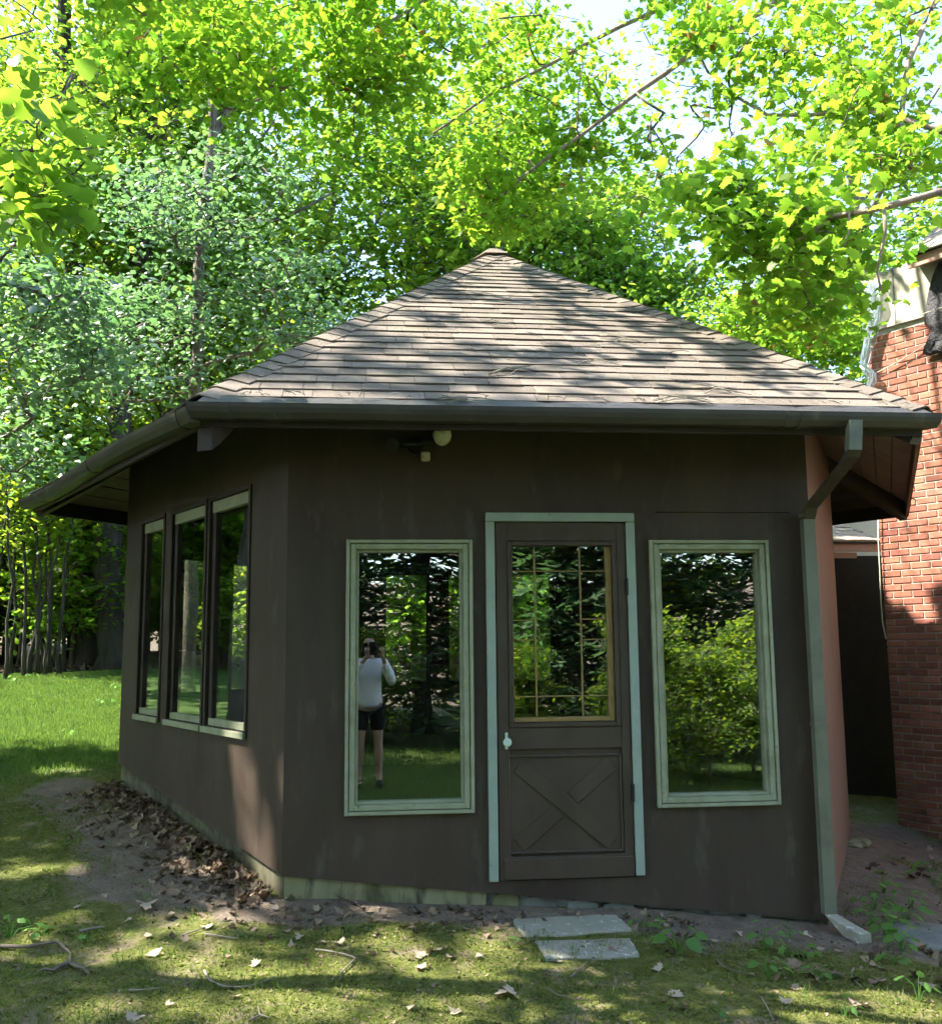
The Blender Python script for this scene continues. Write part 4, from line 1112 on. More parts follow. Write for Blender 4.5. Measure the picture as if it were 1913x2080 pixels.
for k in range(40):
    fr_, L_, ua_, H_ = RF[240]; v_ = H_*(1-math.sqrt(_rs.rand()))*1.02; a_, b_ = course_span(240, v_); u_ = a_+(b_-a_)*_rs.rand()
    if v_ < 0.9 and u_ < L_*0.45: continue
    BEAMS.append((np.array(fr_.P(u_, v_, 0.0)), _rs.uniform(.06, .20)))
for k in range(60):
    fr_, L_, ua_, H_ = RF[240]; v_ = H_*(1-math.sqrt(_rs.rand()))*1.02; a_, b_ = course_span(240, v_); u_ = a_+(b_-a_)*_rs.rand()
    BEAMS.append((np.array(fr_.P(u_, v_, 0.0)), _rs.uniform(.03, .09)))
for k in range(16):
    BEAMS.append((gpx(_rs.uniform(0, 1000), _rs.uniform(1800, 2070)), _rs.uniform(.07, .14)))
for k in range(34):
    BEAMS.append((np.array(HF.P(_rs.uniform(-.1, 1.1), _rs.uniform(1.6, 4.9), 0)), _rs.uniform(.12, .28)))
BEAMS.append((on_plane(205, 925, (-2.3, 2.6, 0), nl_), 0.10))
for x, y, r in ((60, 150, .22), (90, 280, .2), (150, 320, .15), (40, 400, .18), (110, 420, .14), (120, 200, .15)): BEAMS.append((at(x, y, 4.9), r))
BP = np.array([b[0] for b in BEAMS]); BR = np.array([b[1] for b in BEAMS])
def open_gaps(P):
    keep = np.ones(len(P), bool)
    for b, r in zip(BP, BR):
        d = P-b; t = d @ SUN; q = d-t[:, None]*SUN
        keep &= ~((t > (0.9 if r > 0.135 and b[2] > 3.0 and b[1] < -1.5 else 0.25)) & ((q*q).sum(1) < (r+0.03)**2))
    return P[keep]

# ---- overhanging maple on the right, rooted behind the house
def A3(x, y, d): return at(x, y, d)
def blob(rs, px, py, d, rx, ry, rd, n):
    out = []
    while len(out) < n:
        q = rs.rand(3)*2-1
        if (q**2).sum() <= 1: out.append(at(px+q[0]*rx, py+q[1]*ry, d+q[2]*rd))
    return np.array(out)
mp = Tree(21)
tb = A3(2330, 1330, 11.5); tb[2] = gz(tb[0], tb[1])-0.1
tk = mp.stem([tb, A3(2290, 800, 11.3), A3(2230, 250, 11), A3(2170, -250, 10.8), A3(2150, -900, 10.8)], 0.24, 0.09)
def limb(pts, r0, r1, start=None): return mp.stem([A3(*p) for p in pts], r0, r1, start if start is not None else mp.near(A3(*pts[0])), wob=0.012, step=0.35)
limb([(2170, -250, 10.8), (1700, -120, 10.5), (1330, 20, 10.5), (1000, 190, 10.5), (880, 270, 10.5)], 0.06, 0.012)
limb([(2170, -250, 10.8), (1850, -150, 10.2), (1480, 60, 10), (1250, 220, 10), (1060, 360, 10), (960, 460, 10.2)], 0.06, 0.012)
limb([(2170, -250, 10.8), (2050, -150, 9.5), (1905, 0, 8.6), (1845, 125, 8.3), (1822, 260, 8.2), (1850, 340, 8.0)], 0.055, 0.02)
limb([(2230, 250, 11), (2080, 290, 9), (1913, 265, 8), (1740, 215, 8.3), (1560, 230, 8.6), (1440, 150, 9)], 0.045, 0.012)
limb([(2240, 320, 11), (2150, 330, 7.5), (1913, 390, 6), (1800, 415, 6), (1690, 440, 6.2)], 0.04, 0.02)
limb([(1690, 440, 6.2), (1590, 405, 6.4), (1480, 375, 6.6)], 0.016, 0.006)
limb([(1690, 440, 6.2), (1640, 470, 6.2), (1560, 520, 6.3)], 0.014, 0.006)
limb([(1795, 416, 6), (1795, 480, 6.0), (1785, 560, 6.1), (1790, 590, 6.1)], 0.012, 0.006)
limb([(1725, 432, 6.1), (1722, 470, 6.1), (1710, 510, 6.1)], 0.010, 0.005)
L6 = limb([(2150, -600, 10.8), (1600, -250, 9.8), (1100, -130, 9.2), (830, 20, 9), (700, 110, 9), (590, 175, 9), (480, 220, 9)], 0.055, 0.010)
limb([(1600, -250, 9.8), (1000, -260, 9), (500, -120, 9), (340, 20, 9), (270, 100, 9)], 0.035, 0.009)
limb([(1000, -260, 9), (760, -300, 8), (520, -180, 7.5), (380, -60, 7.4), (300, 30, 7.4)], 0.025, 0.008)
limb([(760, -300, 8), (640, -380, 7), (480, -350, 6.4), (300, -300, 6.2)], 0.018, 0.006)  # bough above the view, added so its leaves dapple the roof with shade
rs = np.random.RandomState(77)
BL = [(1080, 130, 10.3, 170, 190, 1.2, 60), (1010, 400, 10.2, 95, 110, .8, 34), (1150, 300, 10.1, 90, 120, .8, 22), (520, 100, 9, 290, 120, 1.1, 60), (800, 60, 9.2, 200, 110, 1.2, 44), (760, 200, 9.3, 130, 90, .8, 18),
      (1380, 60, 9.6, 130, 110, 1.1, 22), (1640, 90, 8.8, 240, 130, 1.2, 40), (1760, 260, 8.2, 160, 110, .9, 26), (1340, 330, 9.6, 75, 130, .7, 18), (1560, 420, 6.4, 150, 90, .6, 16), (1650, 515, 6.6, 110, 80, .6, 11),
      (1440, 400, 6.6, 110, 70, .6, 9), (1600, 600, 7.5, 120, 90, .8, 15), (1420, 230, 9.5, 110, 100, .9, 14), (1680, 650, 8.5, 50, 60, .5, 7), (1310, 420, 9.5, 60, 60, .5, 8), (640, -150, 9, 420, 140, 1.4, 40), (430, -90, 7.5, 330, 130, .9, 32), (800, -220, 7.6, 250, 90, .9, 20), (480, -340, 6.4, 360, 130, 1.0, 60), (850, -420, 6.6, 200, 90, .8, 20), (1300, -200, 9.8, 500, 160, 1.4, 60)]
att = np.concatenate([blob(rs, *b) for b in BL])
mp.grow(att, 0.0035, 0.05, 0.4)
maple = empty('maple_tree', tuple(tb), 0, 'tall maple behind the brick house, its bright boughs hanging over the roof', 'tree')
big, small = mp.wood('bark')
build_wood(big, 'bark_pale', maple); small.build('branches', M['twig'], maple, smooth=True)['kind'] = 'stuff'
LP = open_gaps(mp.leaf_points(46, 0.20, 0.5, 0.22))
# the 300 leaves nearest to the camera are single leaves
dist = np.linalg.norm(LP-CAM_LOC, axis=1)
v = LP-CAM_LOC; zc = v @ _fw; pxx = 956.5+FPX*(v @ _rt)/zc; pyy = 1040-FPX*(v @ _up)/zc
vis = (zc > 0) & (pxx > 0) & (pxx < 1913) & (pyy > 0) & (pyy < 1000)
order = np.argsort(np.where(vis, dist, 1e6)); near_i = order[:300]; rest_i = order[300:]
me = leaf_cloud('foliage', LP[rest_i], 0.080, MAPLE, 5, 0.7, 0.5); o = link('foliage', me, M['leaf_maple'], maple); o['kind'] = 'stuff'
def single_leaves(P, size, tmpl, mat, parent, seed, tilt, jitter=0.3, meshes=6, curl=0.0):
    rs = np.random.RandomState(seed); N = len(P); a, e, n = leaf_frames(rs, N, tilt)
    mes = []
    for k in range(meshes):
        TV, TF = tmpl; TV = TV.copy(); TV[:, 2] += rs.randn()*0.06*TV[:, 0] + rs.randn()*0.12*(TV[:, 1]-.4)**2*(1+curl)
        TV[:, 2] += curl*0.5*np.abs(TV[:, 0])**1.3*rs.uniform(.5, 1.3)
        m_ = fast_mesh('leaf', TV, TF); m_.materials.append(mat); mes.append(m_)
    for i in range(N):
        o = bpy.data.objects.new('leaf', mes[i % meshes]); COL.objects.link(o)
        s = size*(1+jitter*(rs.rand()-.5)*2)
        mw = Matrix(((a[i, 0]*s, e[i, 0]*s, n[i, 0]*s, P[i, 0]), (a[i, 1]*s, e[i, 1]*s, n[i, 1]*s, P[i, 1]), (a[i, 2]*s, e[i, 2]*s, n[i, 2]*s, P[i, 2]), (0, 0, 0, 1)))
        o.parent = parent; o.matrix_parent_inverse = pinv(parent); o.matrix_basis = mw
single_leaves(LP[near_i], 0.090, MAPLE, M['leaf_maple'], maple, 6, 0.7)

# ---- round-leaved linden reaching in from the left edge
ld = Tree(31)
tb = A3(-520, 1500, 5.6); tb[2] = gz(tb[0], tb[1])-0.1
ld.stem([tb, A3(-500, 900, 5.6), A3(-480, 300, 5.7), A3(-440, -300, 5.8), A3(-420, -900, 5.8)], 0.10, 0.05)
for pts in ([(-500, 600, 5.6), (-250, 480, 5.3), (-20, 400, 5.1), (90, 260, 5.0), (150, 150, 5.0)], [(-500, 700, 5.6), (-200, 560, 5.2), (0, 540, 5.0), (100, 420, 4.9), (170, 330, 4.9)],
            [(-480, 300, 5.7), (-250, 150, 5.3), (-40, 90, 5.1), (70, 60, 5.1)], [(-500, 500, 5.6), (-240, 380, 5.0), (-30, 300, 4.8), (110, 305, 4.8), (190, 300, 4.8)]):
    ld.stem([A3(*p) for p in pts], 0.02, 0.004, ld.near(A3(*pts[0])), wob=0.006, step=0.2)
rs = np.random.RandomState(5)
att = np.concatenate([blob(rs, *b) for b in ((60, 180, 5.0, 95, 160, .35, 26), (90, 330, 4.9, 100, 110, .3, 26), (70, 430, 4.9, 80, 70, .3, 14), (-160, 250, 5.2, 140, 260, .5, 20))])
ld.grow(att, 0.002, 0.02, 0.18)
linden = empty('linden_tree', tuple(tb), 0, 'round-leaved linden reaching into the picture from the left edge', 'tree')
big, small = ld.wood('bark'); build_wood(big, 'bark', linden); small.build('branches', M['twig'], linden, smooth=True)['kind'] = 'stuff'
LP = open_gaps(ld.leaf_points(5, 0.085, 0.9, 0.2))
v = LP-CAM_LOC; pxx = 956.5+FPX*(v @ _rt)/(v @ _fw); order = np.argsort(-pxx)
single_leaves(LP[order[:300]], 0.088, HEART, M['leaf_round'], linden, 9, 0.75)
if len(order) > 300:
    me = leaf_cloud('foliage', LP[order[300:]], 0.088, HEART, 8, 0.75); o = link('foliage', me, M['leaf_round'], linden); o['kind'] = 'stuff'

# ---- trees standing in view, placed by their trunks
def px_tree(name, seed, stems, r, crowns, n_att, per, spread, lsize, tmpl, leaf_m, bark_m, label, group=None):
    """stems: lists of (px, py, dist); crowns: list of (px, py, dist, rx_px, ry_px, depth, weight)"""
    tr = Tree(seed)
    b0 = A3(*stems[0][0]); b0[2] = gz(b0[0], b0[1])-0.15
    ids = tr.stem([b0]+[A3(*p) for p in stems[0][1:]], r[0], r[1])
    for st, (ra, rb) in zip(stems[1:], r[2:]):
        tr.stem([A3(*p) for p in st], ra, rb, tr.near(A3(*st[0])))
    rs = np.random.RandomState(seed+1)
    tot = sum(c[6] for c in crowns)
    att = np.concatenate([blob(rs, *c[:6], int(n_att*c[6]/tot)+1) for c in crowns])
    tr.grow(att, 0.006, 0.08, 0.6)
    P = open_gaps(tr.leaf_points(per, spread, 0.3, 0.3))
    return finish(tr, name, tuple(b0), label, 'tree', (P, lsize, tmpl, seed), leaf_m, bark_m, 'twig', group)
px_tree('oak_tree', 101, [[(170, 1362, 20.7), (168, 1200, 20.7), (163, 1050, 20.7), (152, 800, 20.6), (150, 500, 20.5), (140, 250, 20.4), (128, -150, 20.2), (120, -500, 20)],
                          [(160, 1100, 20.7), (110, 1000, 20.4), (92, 800, 20.2), (75, 620, 20), (30, 480, 19.7), (-40, 250, 19.4)]], (0.29, 0.08, (0.2, 0.09)),
        [(120, 300, 19.5, 260, 260, 3, 3), (-60, 500, 19, 220, 250, 2.5, 2), (120, -250, 20, 300, 260, 3, 2), (60, 800, 19, 130, 120, 1.5, 1)], 260, 44, 0.42, 0.15, OVAL, 'leaf_mid', 'bark_dark', 'big dark oak with a leaning second stem at the wood\'s edge')
px_tree('oak_tree', 102, [[(232, 1372, 19.6), (226, 1200, 19.6), (222, 1050, 19.6), (246, 800, 19.8), (290, 500, 20), (306, 300, 20.2), (310, -100, 20.5), (330, -450, 20.5)]], (0.30, 0.08),
        [(330, 250, 20, 260, 260, 3, 3), (420, 0, 20.5, 260, 200, 3, 2), (300, -350, 20.5, 300, 240, 3, 2), (420, 520, 19.5, 150, 160, 2, 1)], 230, 44, 0.42, 0.15, OVAL, 'leaf_mid', 'bark_dark', 'thick ridged trunk right beside the left end of the pavilion')
px_tree('poplar_tree', 103, [[(385, 1360, 13.5), (390, 1050, 13.5), (398, 780, 13.5), (408, 600, 13.5), (416, 420, 13.5), (428, 285, 13.5), (432, 150, 13.5), (426, -50, 13.5), (420, -350, 13.5)],
                             [(428, 285, 13.5), (462, 225, 13.5), (500, 115, 13.5), (530, 20, 13.4), (560, -150, 13.4)]], (0.115, 0.04, (0.055, 0.02)),
        [(320, 560, 13, 200, 160, 1.2, 2), (540, 580, 13, 150, 170, 1.2, 2), (430, 380, 13.2, 190, 120, 1.2, 1.6), (250, 720, 12.8, 200, 110, 1.1, 2), (600, 700, 13, 90, 70, .8, .7), (450, 130, 13.3, 160, 120, 1.2, .6), (300, 350, 13, 160, 100, 1.2, 1), (430, -200, 13.4, 220, 160, 1.4, 1)],
        210, 40, 0.30, 0.085, OVAL, 'leaf_blue', 'bark', 'slim forked tree rising straight behind the left slope of the roof')
px_tree('poplar_tree', 104, [[(-480, 1500, 11.5), (-470, 1000, 11.5), (-440, 600, 11.4), (-380, 200, 11.3), (-330, -200, 11)], [(-455, 760, 11.4), (-240, 720, 11.2), (-40, 690, 11), (60, 640, 11), (140, 620, 11)], [(-465, 930, 11.5), (-260, 900, 11.2), (-60, 860, 11), (40, 800, 11), (130, 790, 11)]], (0.12, 0.05, (0.03, 0.008), (0.03, 0.008)),
        [(60, 600, 11, 150, 110, .9, 2), (130, 760, 11, 140, 100, .8, 1.6), (30, 900, 11.2, 90, 110, .8, 1.6), (-80, 500, 11, 160, 300, 1.2, 1.5), (190, 640, 11, 90, 90, .7, .8)], 88, 38, 0.26, 0.09, OVAL, 'leaf_blue', 'bark', 'cool green tree leaning in from the left above the eave')
px_tree('leaning_tree', 105, [[(590, 1330, 24), (596, 900, 24), (606, 690, 24), (634, 560, 24), (668, 470, 24), (690, 250, 24), (700, 50, 24)], [(608, 680, 24), (660, 590, 24), (720, 520, 24), (770, 440, 23.5)]], (0.17, 0.05, (0.08, 0.03)),
        [(680, 420, 23.5, 190, 170, 2, 3), (800, 330, 23.5, 150, 150, 2, 2), (640, 180, 24, 240, 150, 2.4, 2), (560, 560, 23.5, 100, 110, 1.6, 1), (760, 600, 23, 120, 60, 1.5, .8)], 200, 40, 0.42, 0.16, STAR, 'leaf_mid', 'bark', 'leaning many-stemmed tree beyond the left roof slope')
px_tree('straight_tree', 106, [[(832, 1330, 26), (832, 900, 26), (831, 600, 26), (830, 480, 26), (834, 250, 26), (828, -50, 26)]], (0.17, 0.07),
        [(860, 330, 25.5, 180, 170, 2.2, 3), (900, 560, 25, 110, 60, 1.5, .8), (840, 60, 26, 260, 180, 2.6, 2)], 160, 42, 0.45, 0.17, OVAL, 'leaf_mid', 'bark', 'straight trunk just left of the roof peak')
px_tree('elm_tree', 107, [[(1330, 1330, 22), (1325, 900, 22), (1318, 600, 22), (1306, 490, 22)], [(1318, 650, 22), (1380, 590, 22), (1440, 560, 21.5)]], (0.16, 0.05, (0.06, 0.02)),
        [(1270, 560, 21, 170, 90, 1.6, 3), (1160, 480, 21.5, 110, 80, 1.6, 1.5), (1400, 620, 21, 120, 80, 1.5, 2), (1230, 440, 22, 150, 70, 2, 1.4), (1480, 720, 20, 110, 60, 1.3, 1.4)], 190, 46, 0.40, 0.14, OVAL, 'leaf_mid', 'bark', 'dense cool green tree behind the right roof slope')
px_tree('ash_tree', 108, [[(1600, 1330, 18), (1596, 900, 18), (1592, 700, 18), (1588, 600, 18), (1580, 420, 18)]], (0.075, 0.03),
        [(1600, 660, 17.5, 150, 80, 1.2, 3), (1700, 690, 17, 80, 60, 1, 1.5), (1500, 640, 18, 90, 80, 1.1, 1.2), (1600, 540, 18, 150, 70, 1.2, 1)], 130, 44, 0.32, 0.11, OVAL, 'leaf_maple', 'bark', 'light leafy sapling tree above the right end of the roof')

# ---- woodland: a few grown models, each copied to its own place
def wood_tree(seed, h, r, cb, width, n_att, per, spread, ls, tmpl, leaf_m, bark_m='bark', name='woodland_tree', place=None, label='x', group=None):
    tr = Tree(seed); rs = tr.rs
    lean = rs.randn(2)*0.05*h
    tr.stem([(0, 0, -0.3), (lean[0]*.2, lean[1]*.2, h*.25), (lean[0]*.6, lean[1]*.6, h*.55), (lean[0], lean[1], h*.9)], r, r*.25, wob=0.05, step=0.9)
    for i in range(5):
        z = h*rs.uniform(cb+0.05, 0.75); a = i*2*PI/5+rs.rand(); L = width*rs.uniform(.5, .85)
        s0 = tr.nodes[tr.near((lean[0]*z/h, lean[1]*z/h, z))]
        tr.stem([s0, s0+np.array([math.cos(a)*L*.5, math.sin(a)*L*.5, L*.35]), s0+np.array([math.cos(a)*L, math.sin(a)*L, L*.6])], r*.38, r*.1, tr.near(s0), wob=0.05, step=0.8)
    c = (lean[0]*.7, lean[1]*.7, h*(1+cb)/2); att = crown_pts(rs, n_att, c, (width, width, h*(1-cb)/2*1.15), 18, 0.40, 0.5)
    tr.grow(att, 0.009, 0.1, 0.9)
    P = tr.leaf_points(per, spread, 0.33, 0.25)
    if place is not None:
        off = np.array([place[0], place[1], gz(*place)]); P = open_gaps(P+off); tr.nodes = [n+off for n in tr.nodes]
        return finish(tr, name, tuple(off), label, 'tree', (P, ls, tmpl, seed), leaf_m, bark_m, bark_m, group)
    return finish(tr, name, (0, 0, 0), 'x', 'tree', (P, ls, tmpl, seed), leaf_m, bark_m, bark_m)
G1 = wood_tree(201, 17, 0.22, 0.18, 4.2, 280, 36, 0.5, 0.20, OVAL, 'leaf_mid')
G2 = wood_tree(202, 19, 0.26, 0.24, 4.6, 280, 36, 0.55, 0.20, OVAL, 'leaf_far')
G3 = wood_tree(203, 14, 0.16, 0.12, 3.6, 240, 36, 0.5, 0.19, STAR, 'leaf_far')
B1 = wood_tree(204, 3.6, 0.04, 0.05, 1.7, 130, 42, 0.26, 0.12, OVAL, 'leaf_far', name='woodland_shrub')
for o in (G1, G2, G3): o['category'] = 'tree'
B1['category'] = 'shrub'
def conifer(seed, h, r):
    tr = Tree(seed); rs = tr.rs
    tr.stem([(0, 0, -0.3), (0, 0, h*.5), (0, 0, h)], r, 0.02, wob=0.03, step=1.0)
    root = empty('hemlock_tree', (0, 0, 0), 0, 'x', 'tree')
    mb = MB(); P = []; Hd = []
    for i in range(150):
        z = h*(0.06+0.92*(i/150.0)**0.9); a = i*2.399+rs.rand()*.5; L = (h-z)*0.24*rs.uniform(.75, 1.15)+0.3
        p0 = np.array([0, 0, z]); d = np.array([math.cos(a), math.sin(a), 0]); pts = [p0+d*L*t+np.array([0, 0, -0.28*L*t*t+0.06*L*t]) for t in np.linspace(0, 1, 5)]
        mb.tube(pts, [0.03*(1-t)+.006 for t in np.linspace(0, 1, 5)], 4)
        n = int(26*L)+12; t = 0.12+0.88*rs.rand(n)**.8; side = (rs.rand(n)-.5)*2*0.42*L*(1.05-t); nrm = np.array([-d[1], d[0], 0])
        q = p0+d*(L*t)[:, None]+nrm*side[:, None]; q[:, 2] += -0.28*L*t*t+0.06*L*t-0.08*np.abs(side)+rs.randn(n)*.04
        P.append(q); Hd.append(a+np.sign(side)*0.9+rs.randn(n)*.3)
    P = np.concatenate(P); Hd = np.concatenate(Hd)
    a_, e_, n_ = leaf_frames(rs, len(P), 0.3, Hd); TV, TF = T_kite(0.36); s = 0.34*(0.7+0.6*rs.rand(len(P)))
    V = P[:, None]+s[:, None, None]*(TV[None, :, 0:1]*a_[:, None]+TV[None, :, 1:2]*e_[:, None]+TV[None, :, 2:3]*n_[:, None])
    F = (TF[None]+(np.arange(len(P))*4)[:, None, None]).reshape(-1, 3)
    big, _ = tr.wood('bark_dark'); build_wood(big, 'bark_dark', root); mb.build('branches', M['bark_dark'], root)['kind'] = 'stuff'
    o = link('crown', fast_mesh('crown', V.reshape(-1, 3), F), M['needle'], root); o['kind'] = 'stuff'
    return root
C1 = conifer(301, 14, 0.2); C2 = conifer(302, 10, 0.15)
used = set()
def plant(proto, x, y, rz, sc, label, group, leaf_m=None):
    z = gz(x, y)
    if proto.name not in used:
        used.add(proto.name); proto.location = (x, y, z); proto.rotation_euler = (0, 0, rz); proto.scale = (sc, sc, sc); proto['label'] = label; proto['group'] = group; return proto
    return copy_tree(proto, (x, y, z), rz, sc, label, group, leaf_m)
rnd = random.Random(71)
# woods seen straight ahead and to the left
for i in range(34):
    px = rnd.uniform(-500, 2250); d = rnd.choice((23, 27, 31, 36, 42, 50))+rnd.uniform(-2, 2)
    p = at(px, 1300, d); g = rnd.choice((G1, G2, G2, G3))
    if px > 1330 and px < 1700 and d < 30: d += 14; p = at(px, 1300, d)
    plant(g, p[0], p[1], rnd.uniform(0, 6.3), rnd.uniform(.85, 1.15) if not 1100 < px < 1800 else rnd.uniform(.72, .95), 'broadleaf tree in the green woods beyond the pavilion', 'woods beyond the pavilion', rnd.choice((None, 'leaf_mid', 'leaf_far', 'leaf_maple')))
for i in range(56):
    px = rnd.uniform(-350, 1900) if i < 40 else rnd.uniform(-150, 300); d = rnd.uniform(20, 38) if i < 40 else rnd.uniform(23, 32); p = at(px, 1300, d)
    plant(B1, p[0], p[1], rnd.uniform(0, 6.3), rnd.uniform(.7, 1.5), 'leafy shrub in the undergrowth of the far woods', 'undergrowth of the woods', rnd.choice((None, 'leaf_maple', 'leaf_mid')))
for i in range(34):
    px = -300+i*70+rnd.uniform(-25, 25); p = at(px, 1300, rnd.uniform(40, 56))
    plant(B1, p[0], p[1], rnd.uniform(0, 6.3), rnd.uniform(1.8, 2.8), 'tall shrub closing the far end of the woods', 'shrub belt at the far end of the woods', rnd.choice((None, 'leaf_maple', 'leaf_mid')))
for i in range(14):
    a = rad(-40-1.4*i); d = rnd.uniform(32, 46)
    plant(B1, -1+math.sin(a)*d, 1.7+math.cos(a)*d, rnd.uniform(0, 6.3), rnd.uniform(2.0, 2.9), 'tall shrub closing the woods left of the lawn', 'shrub belt left of the lawn', rnd.choice((None, 'leaf_maple')))
# woods to the left of the lawn (they shade the pavilion and show in the side windows)
for k, (x, y, h, w) in enumerate(((-8.0, 1.6, 15.5, 3.7), (-10.0, -3.0, 17, 4.2), (-7.2, -6.5, 14, 3.6))):
    wood_tree(251+k, h, 0.2, 0.3, w, 320, 66, 0.45, 0.17, OVAL, 'leaf_mid', place=(x, y), label='broadleaf tree of the woods left of the lawn', group='woods left of the lawn')
for x, y, s, g in ((-20, 5, 1.1, G1), (-18, -3, 1, G3), (-26, 12, 1.1, G2), (-22, 18, 1.1, G1), (-30, 4, 1.2, G2), (-30, 20, 1.2, G1), (-36, 12, 1.2, G2), (-24, 8, .9, G3), (-40, 22, 1.2, G1), (-34, 30, 1.2, G2)):
    plant(g, x, y, rnd.uniform(0, 6.3), s, 'broadleaf tree of the woods left of the lawn', 'woods left of the lawn')
for dd, off, s, g in ((15, -4.2, .8, G3), (21, 2, 1, G1), (26, -2, 1, G2), (31, 3, 1.1, G1), (33, -4, 1.1, G2), (38, 0, 1.2, G2)):
    plant(g, -1-.77*dd+.64*off, 1.7+.64*dd+.77*off, rnd.uniform(0, 6.3), s, 'broadleaf tree of the woods left of the lawn', 'woods left of the lawn')
for dd in (13, 15, 17, 18, 20, 22, 23, 25, 27, 29, 24, 19):
    off = rnd.uniform(-4, 4); plant(B1, -1-.77*dd+.64*off, 1.7+.64*dd+.77*off, rnd.uniform(0, 6.3), rnd.uniform(.8, 1.5)*(.6 if dd < 16 else 1.2), 'leafy shrub along the woods left of the lawn', 'shrubs left of the lawn', 'leaf_maple')
for i in range(10):
    plant(B1, rnd.uniform(-34, -17), rnd.uniform(-2, 24), rnd.uniform(0, 6.3), rnd.uniform(.8, 1.6), 'leafy shrub along the woods left of the lawn', 'shrubs left of the lawn')
for i in range(12):
    p = (-1.0+0.5*i+rnd.uniform(-.3, .3), rnd.uniform(8.6, 12.5))
    plant(B1, p[0], p[1], rnd.uniform(0, 6.3), rnd.uniform(.7, 1.2), 'leafy shrub behind the pavilion, seen through its windows', 'shrubs behind the pavilion', 'leaf_maple' if i % 2 else None)
# behind the camera: seen only in the glass
for x, y, s, g in ((-2.5, -13, 1, C1), (1.5, -15.5, 1.1, C1), (4.2, -12.5, .95, C2), (6.5, -15, 1.1, C1), (-6, -15, 1.0, C2), (9.5, -13, 1, C1), (0, -19, 1.2, C1), (12, -17, 1.1, C2)):
    plant(g, x, y, rnd.uniform(0, 6.3), s, 'dark hemlock across the yard, mirrored in the front windows', 'hemlocks mirrored in the windows')
for x, y, s, g in ((-4.5, -21, 1, G1), (3.5, -22, 1.1, G2), (8, -21, 1, G3), (-10, -20, 1, G2), (14, -24, 1.1, G1), (-1, -28, 1.1, G2), (18, -14, 1, G1), (-14, -12, 1, G3), (6, -30, 1.2, G1)):
    plant(g, x, y, rnd.uniform(0, 6.3), s, 'broadleaf tree across the yard, mirrored in the front windows', 'broadleaf trees mirrored in the windows')
for x, y, s in ((3.9, -7.4, .42), (5.2, -8.2, .55), (4.4, -9.4, .7), (6.4, -9.6, .7), (2.6, -10.6, .6), (7.4, -8.2, .6), (-3, -17, 1.2), (0.5, -12.5, .6), (2.6, -17, 1.1), (5, -18, 1.3), (-5, -12, .7), (8, -17, 1.2), (-8, -17, 1.3)):
    plant(B1, x, y, rnd.uniform(0, 6.3), s, 'leafy shrub across the yard, mirrored in the front windows', 'shrubs mirrored in the windows')
# saplings standing at the edge of the wood, left
def sapling(seed, h):
    tr = Tree(seed); rs = tr.rs; lean = rs.randn()*.35
    tr.stem([(0, 0, -.1), (lean*.3, 0, h*.35), (lean, rs.randn()*.2, h*.7), (lean*1.4, 0, h)], 0.035, 0.012, wob=.03, step=.5)
    att = np.stack([rs.randn(26)*.5+lean, rs.randn(26)*.5, h*rs.uniform(.5, 1.05, 26)], 1); tr.grow(att, .004, .05, .4)
    return finish(tr, 'sapling', (0, 0, 0), 'x', 'sapling', (tr.leaf_points(20, .26, .5), .12, OVAL, seed), 'leaf_far', 'bark_dark', 'bark_dark')
SP = [sapling(401, 5.2), sapling(402, 4.4), sapling(403, 6.0)]
for i, (px, d) in enumerate(((12, 17.5), (22, 19), (35, 21), (52, 18), (62, 18.4), (68, 20), (78, 18.2), (86, 18.8), (96, 18.0), (104, 18.6), (112, 21), (124, 18.3), (130, 19.6), (-15, 18.5), (44, 23))):
    p = at(px, 1340, d)
    plant(SP[i % 3], p[0], p[1], rnd.uniform(0, 6.3), rnd.uniform(.8, 1.15), 'thin dark sapling in the row at the wood\'s edge, left of the big oak', 'saplings at the edge of the wood')

# ------------------------------------------------------------------ ground cover
def gpx_v(px, py): return gpx(px, py)
def smooth_noise(x, y, s, seed):
    rs = np.random.RandomState(seed); k = rs.randn(10, 2)*s; ph = rs.rand(10)*2*PI
    return sum(np.sin(k[i, 0]*x+k[i, 1]*y+ph[i]) for i in range(10))/10**0.5
def blades(name, x, y, h, w, seed, mat, label, cat='grass', lean=0.5):
    rs = np.random.RandomState(seed); N = len(x); z = ground_z(x, y)
    a = rs.rand(N)*2*PI; hh = h*(0.5+rs.rand(N)); ww = w*(0.6+0.8*rs.rand(N)); b = rs.rand(N)*2*PI; ln = lean*hh*rs.rand(N)
    P = np.stack([x, y, z-0.004], 1); s = np.stack([np.cos(a), np.sin(a), np.zeros(N)], 1)*ww[:, None]
    tip = P+np.stack([np.cos(b)*ln, np.sin(b)*ln, hh], 1)
    V = np.stack([P-s, P+s, tip], 1).reshape(-1, 3); F = np.arange(3*N).reshape(-1, 3)
    o = link(name, fast_mesh(name, V, F), mat); tag(o, label, cat, None, 'stuff'); return o
rs = np.random.RandomState(91)
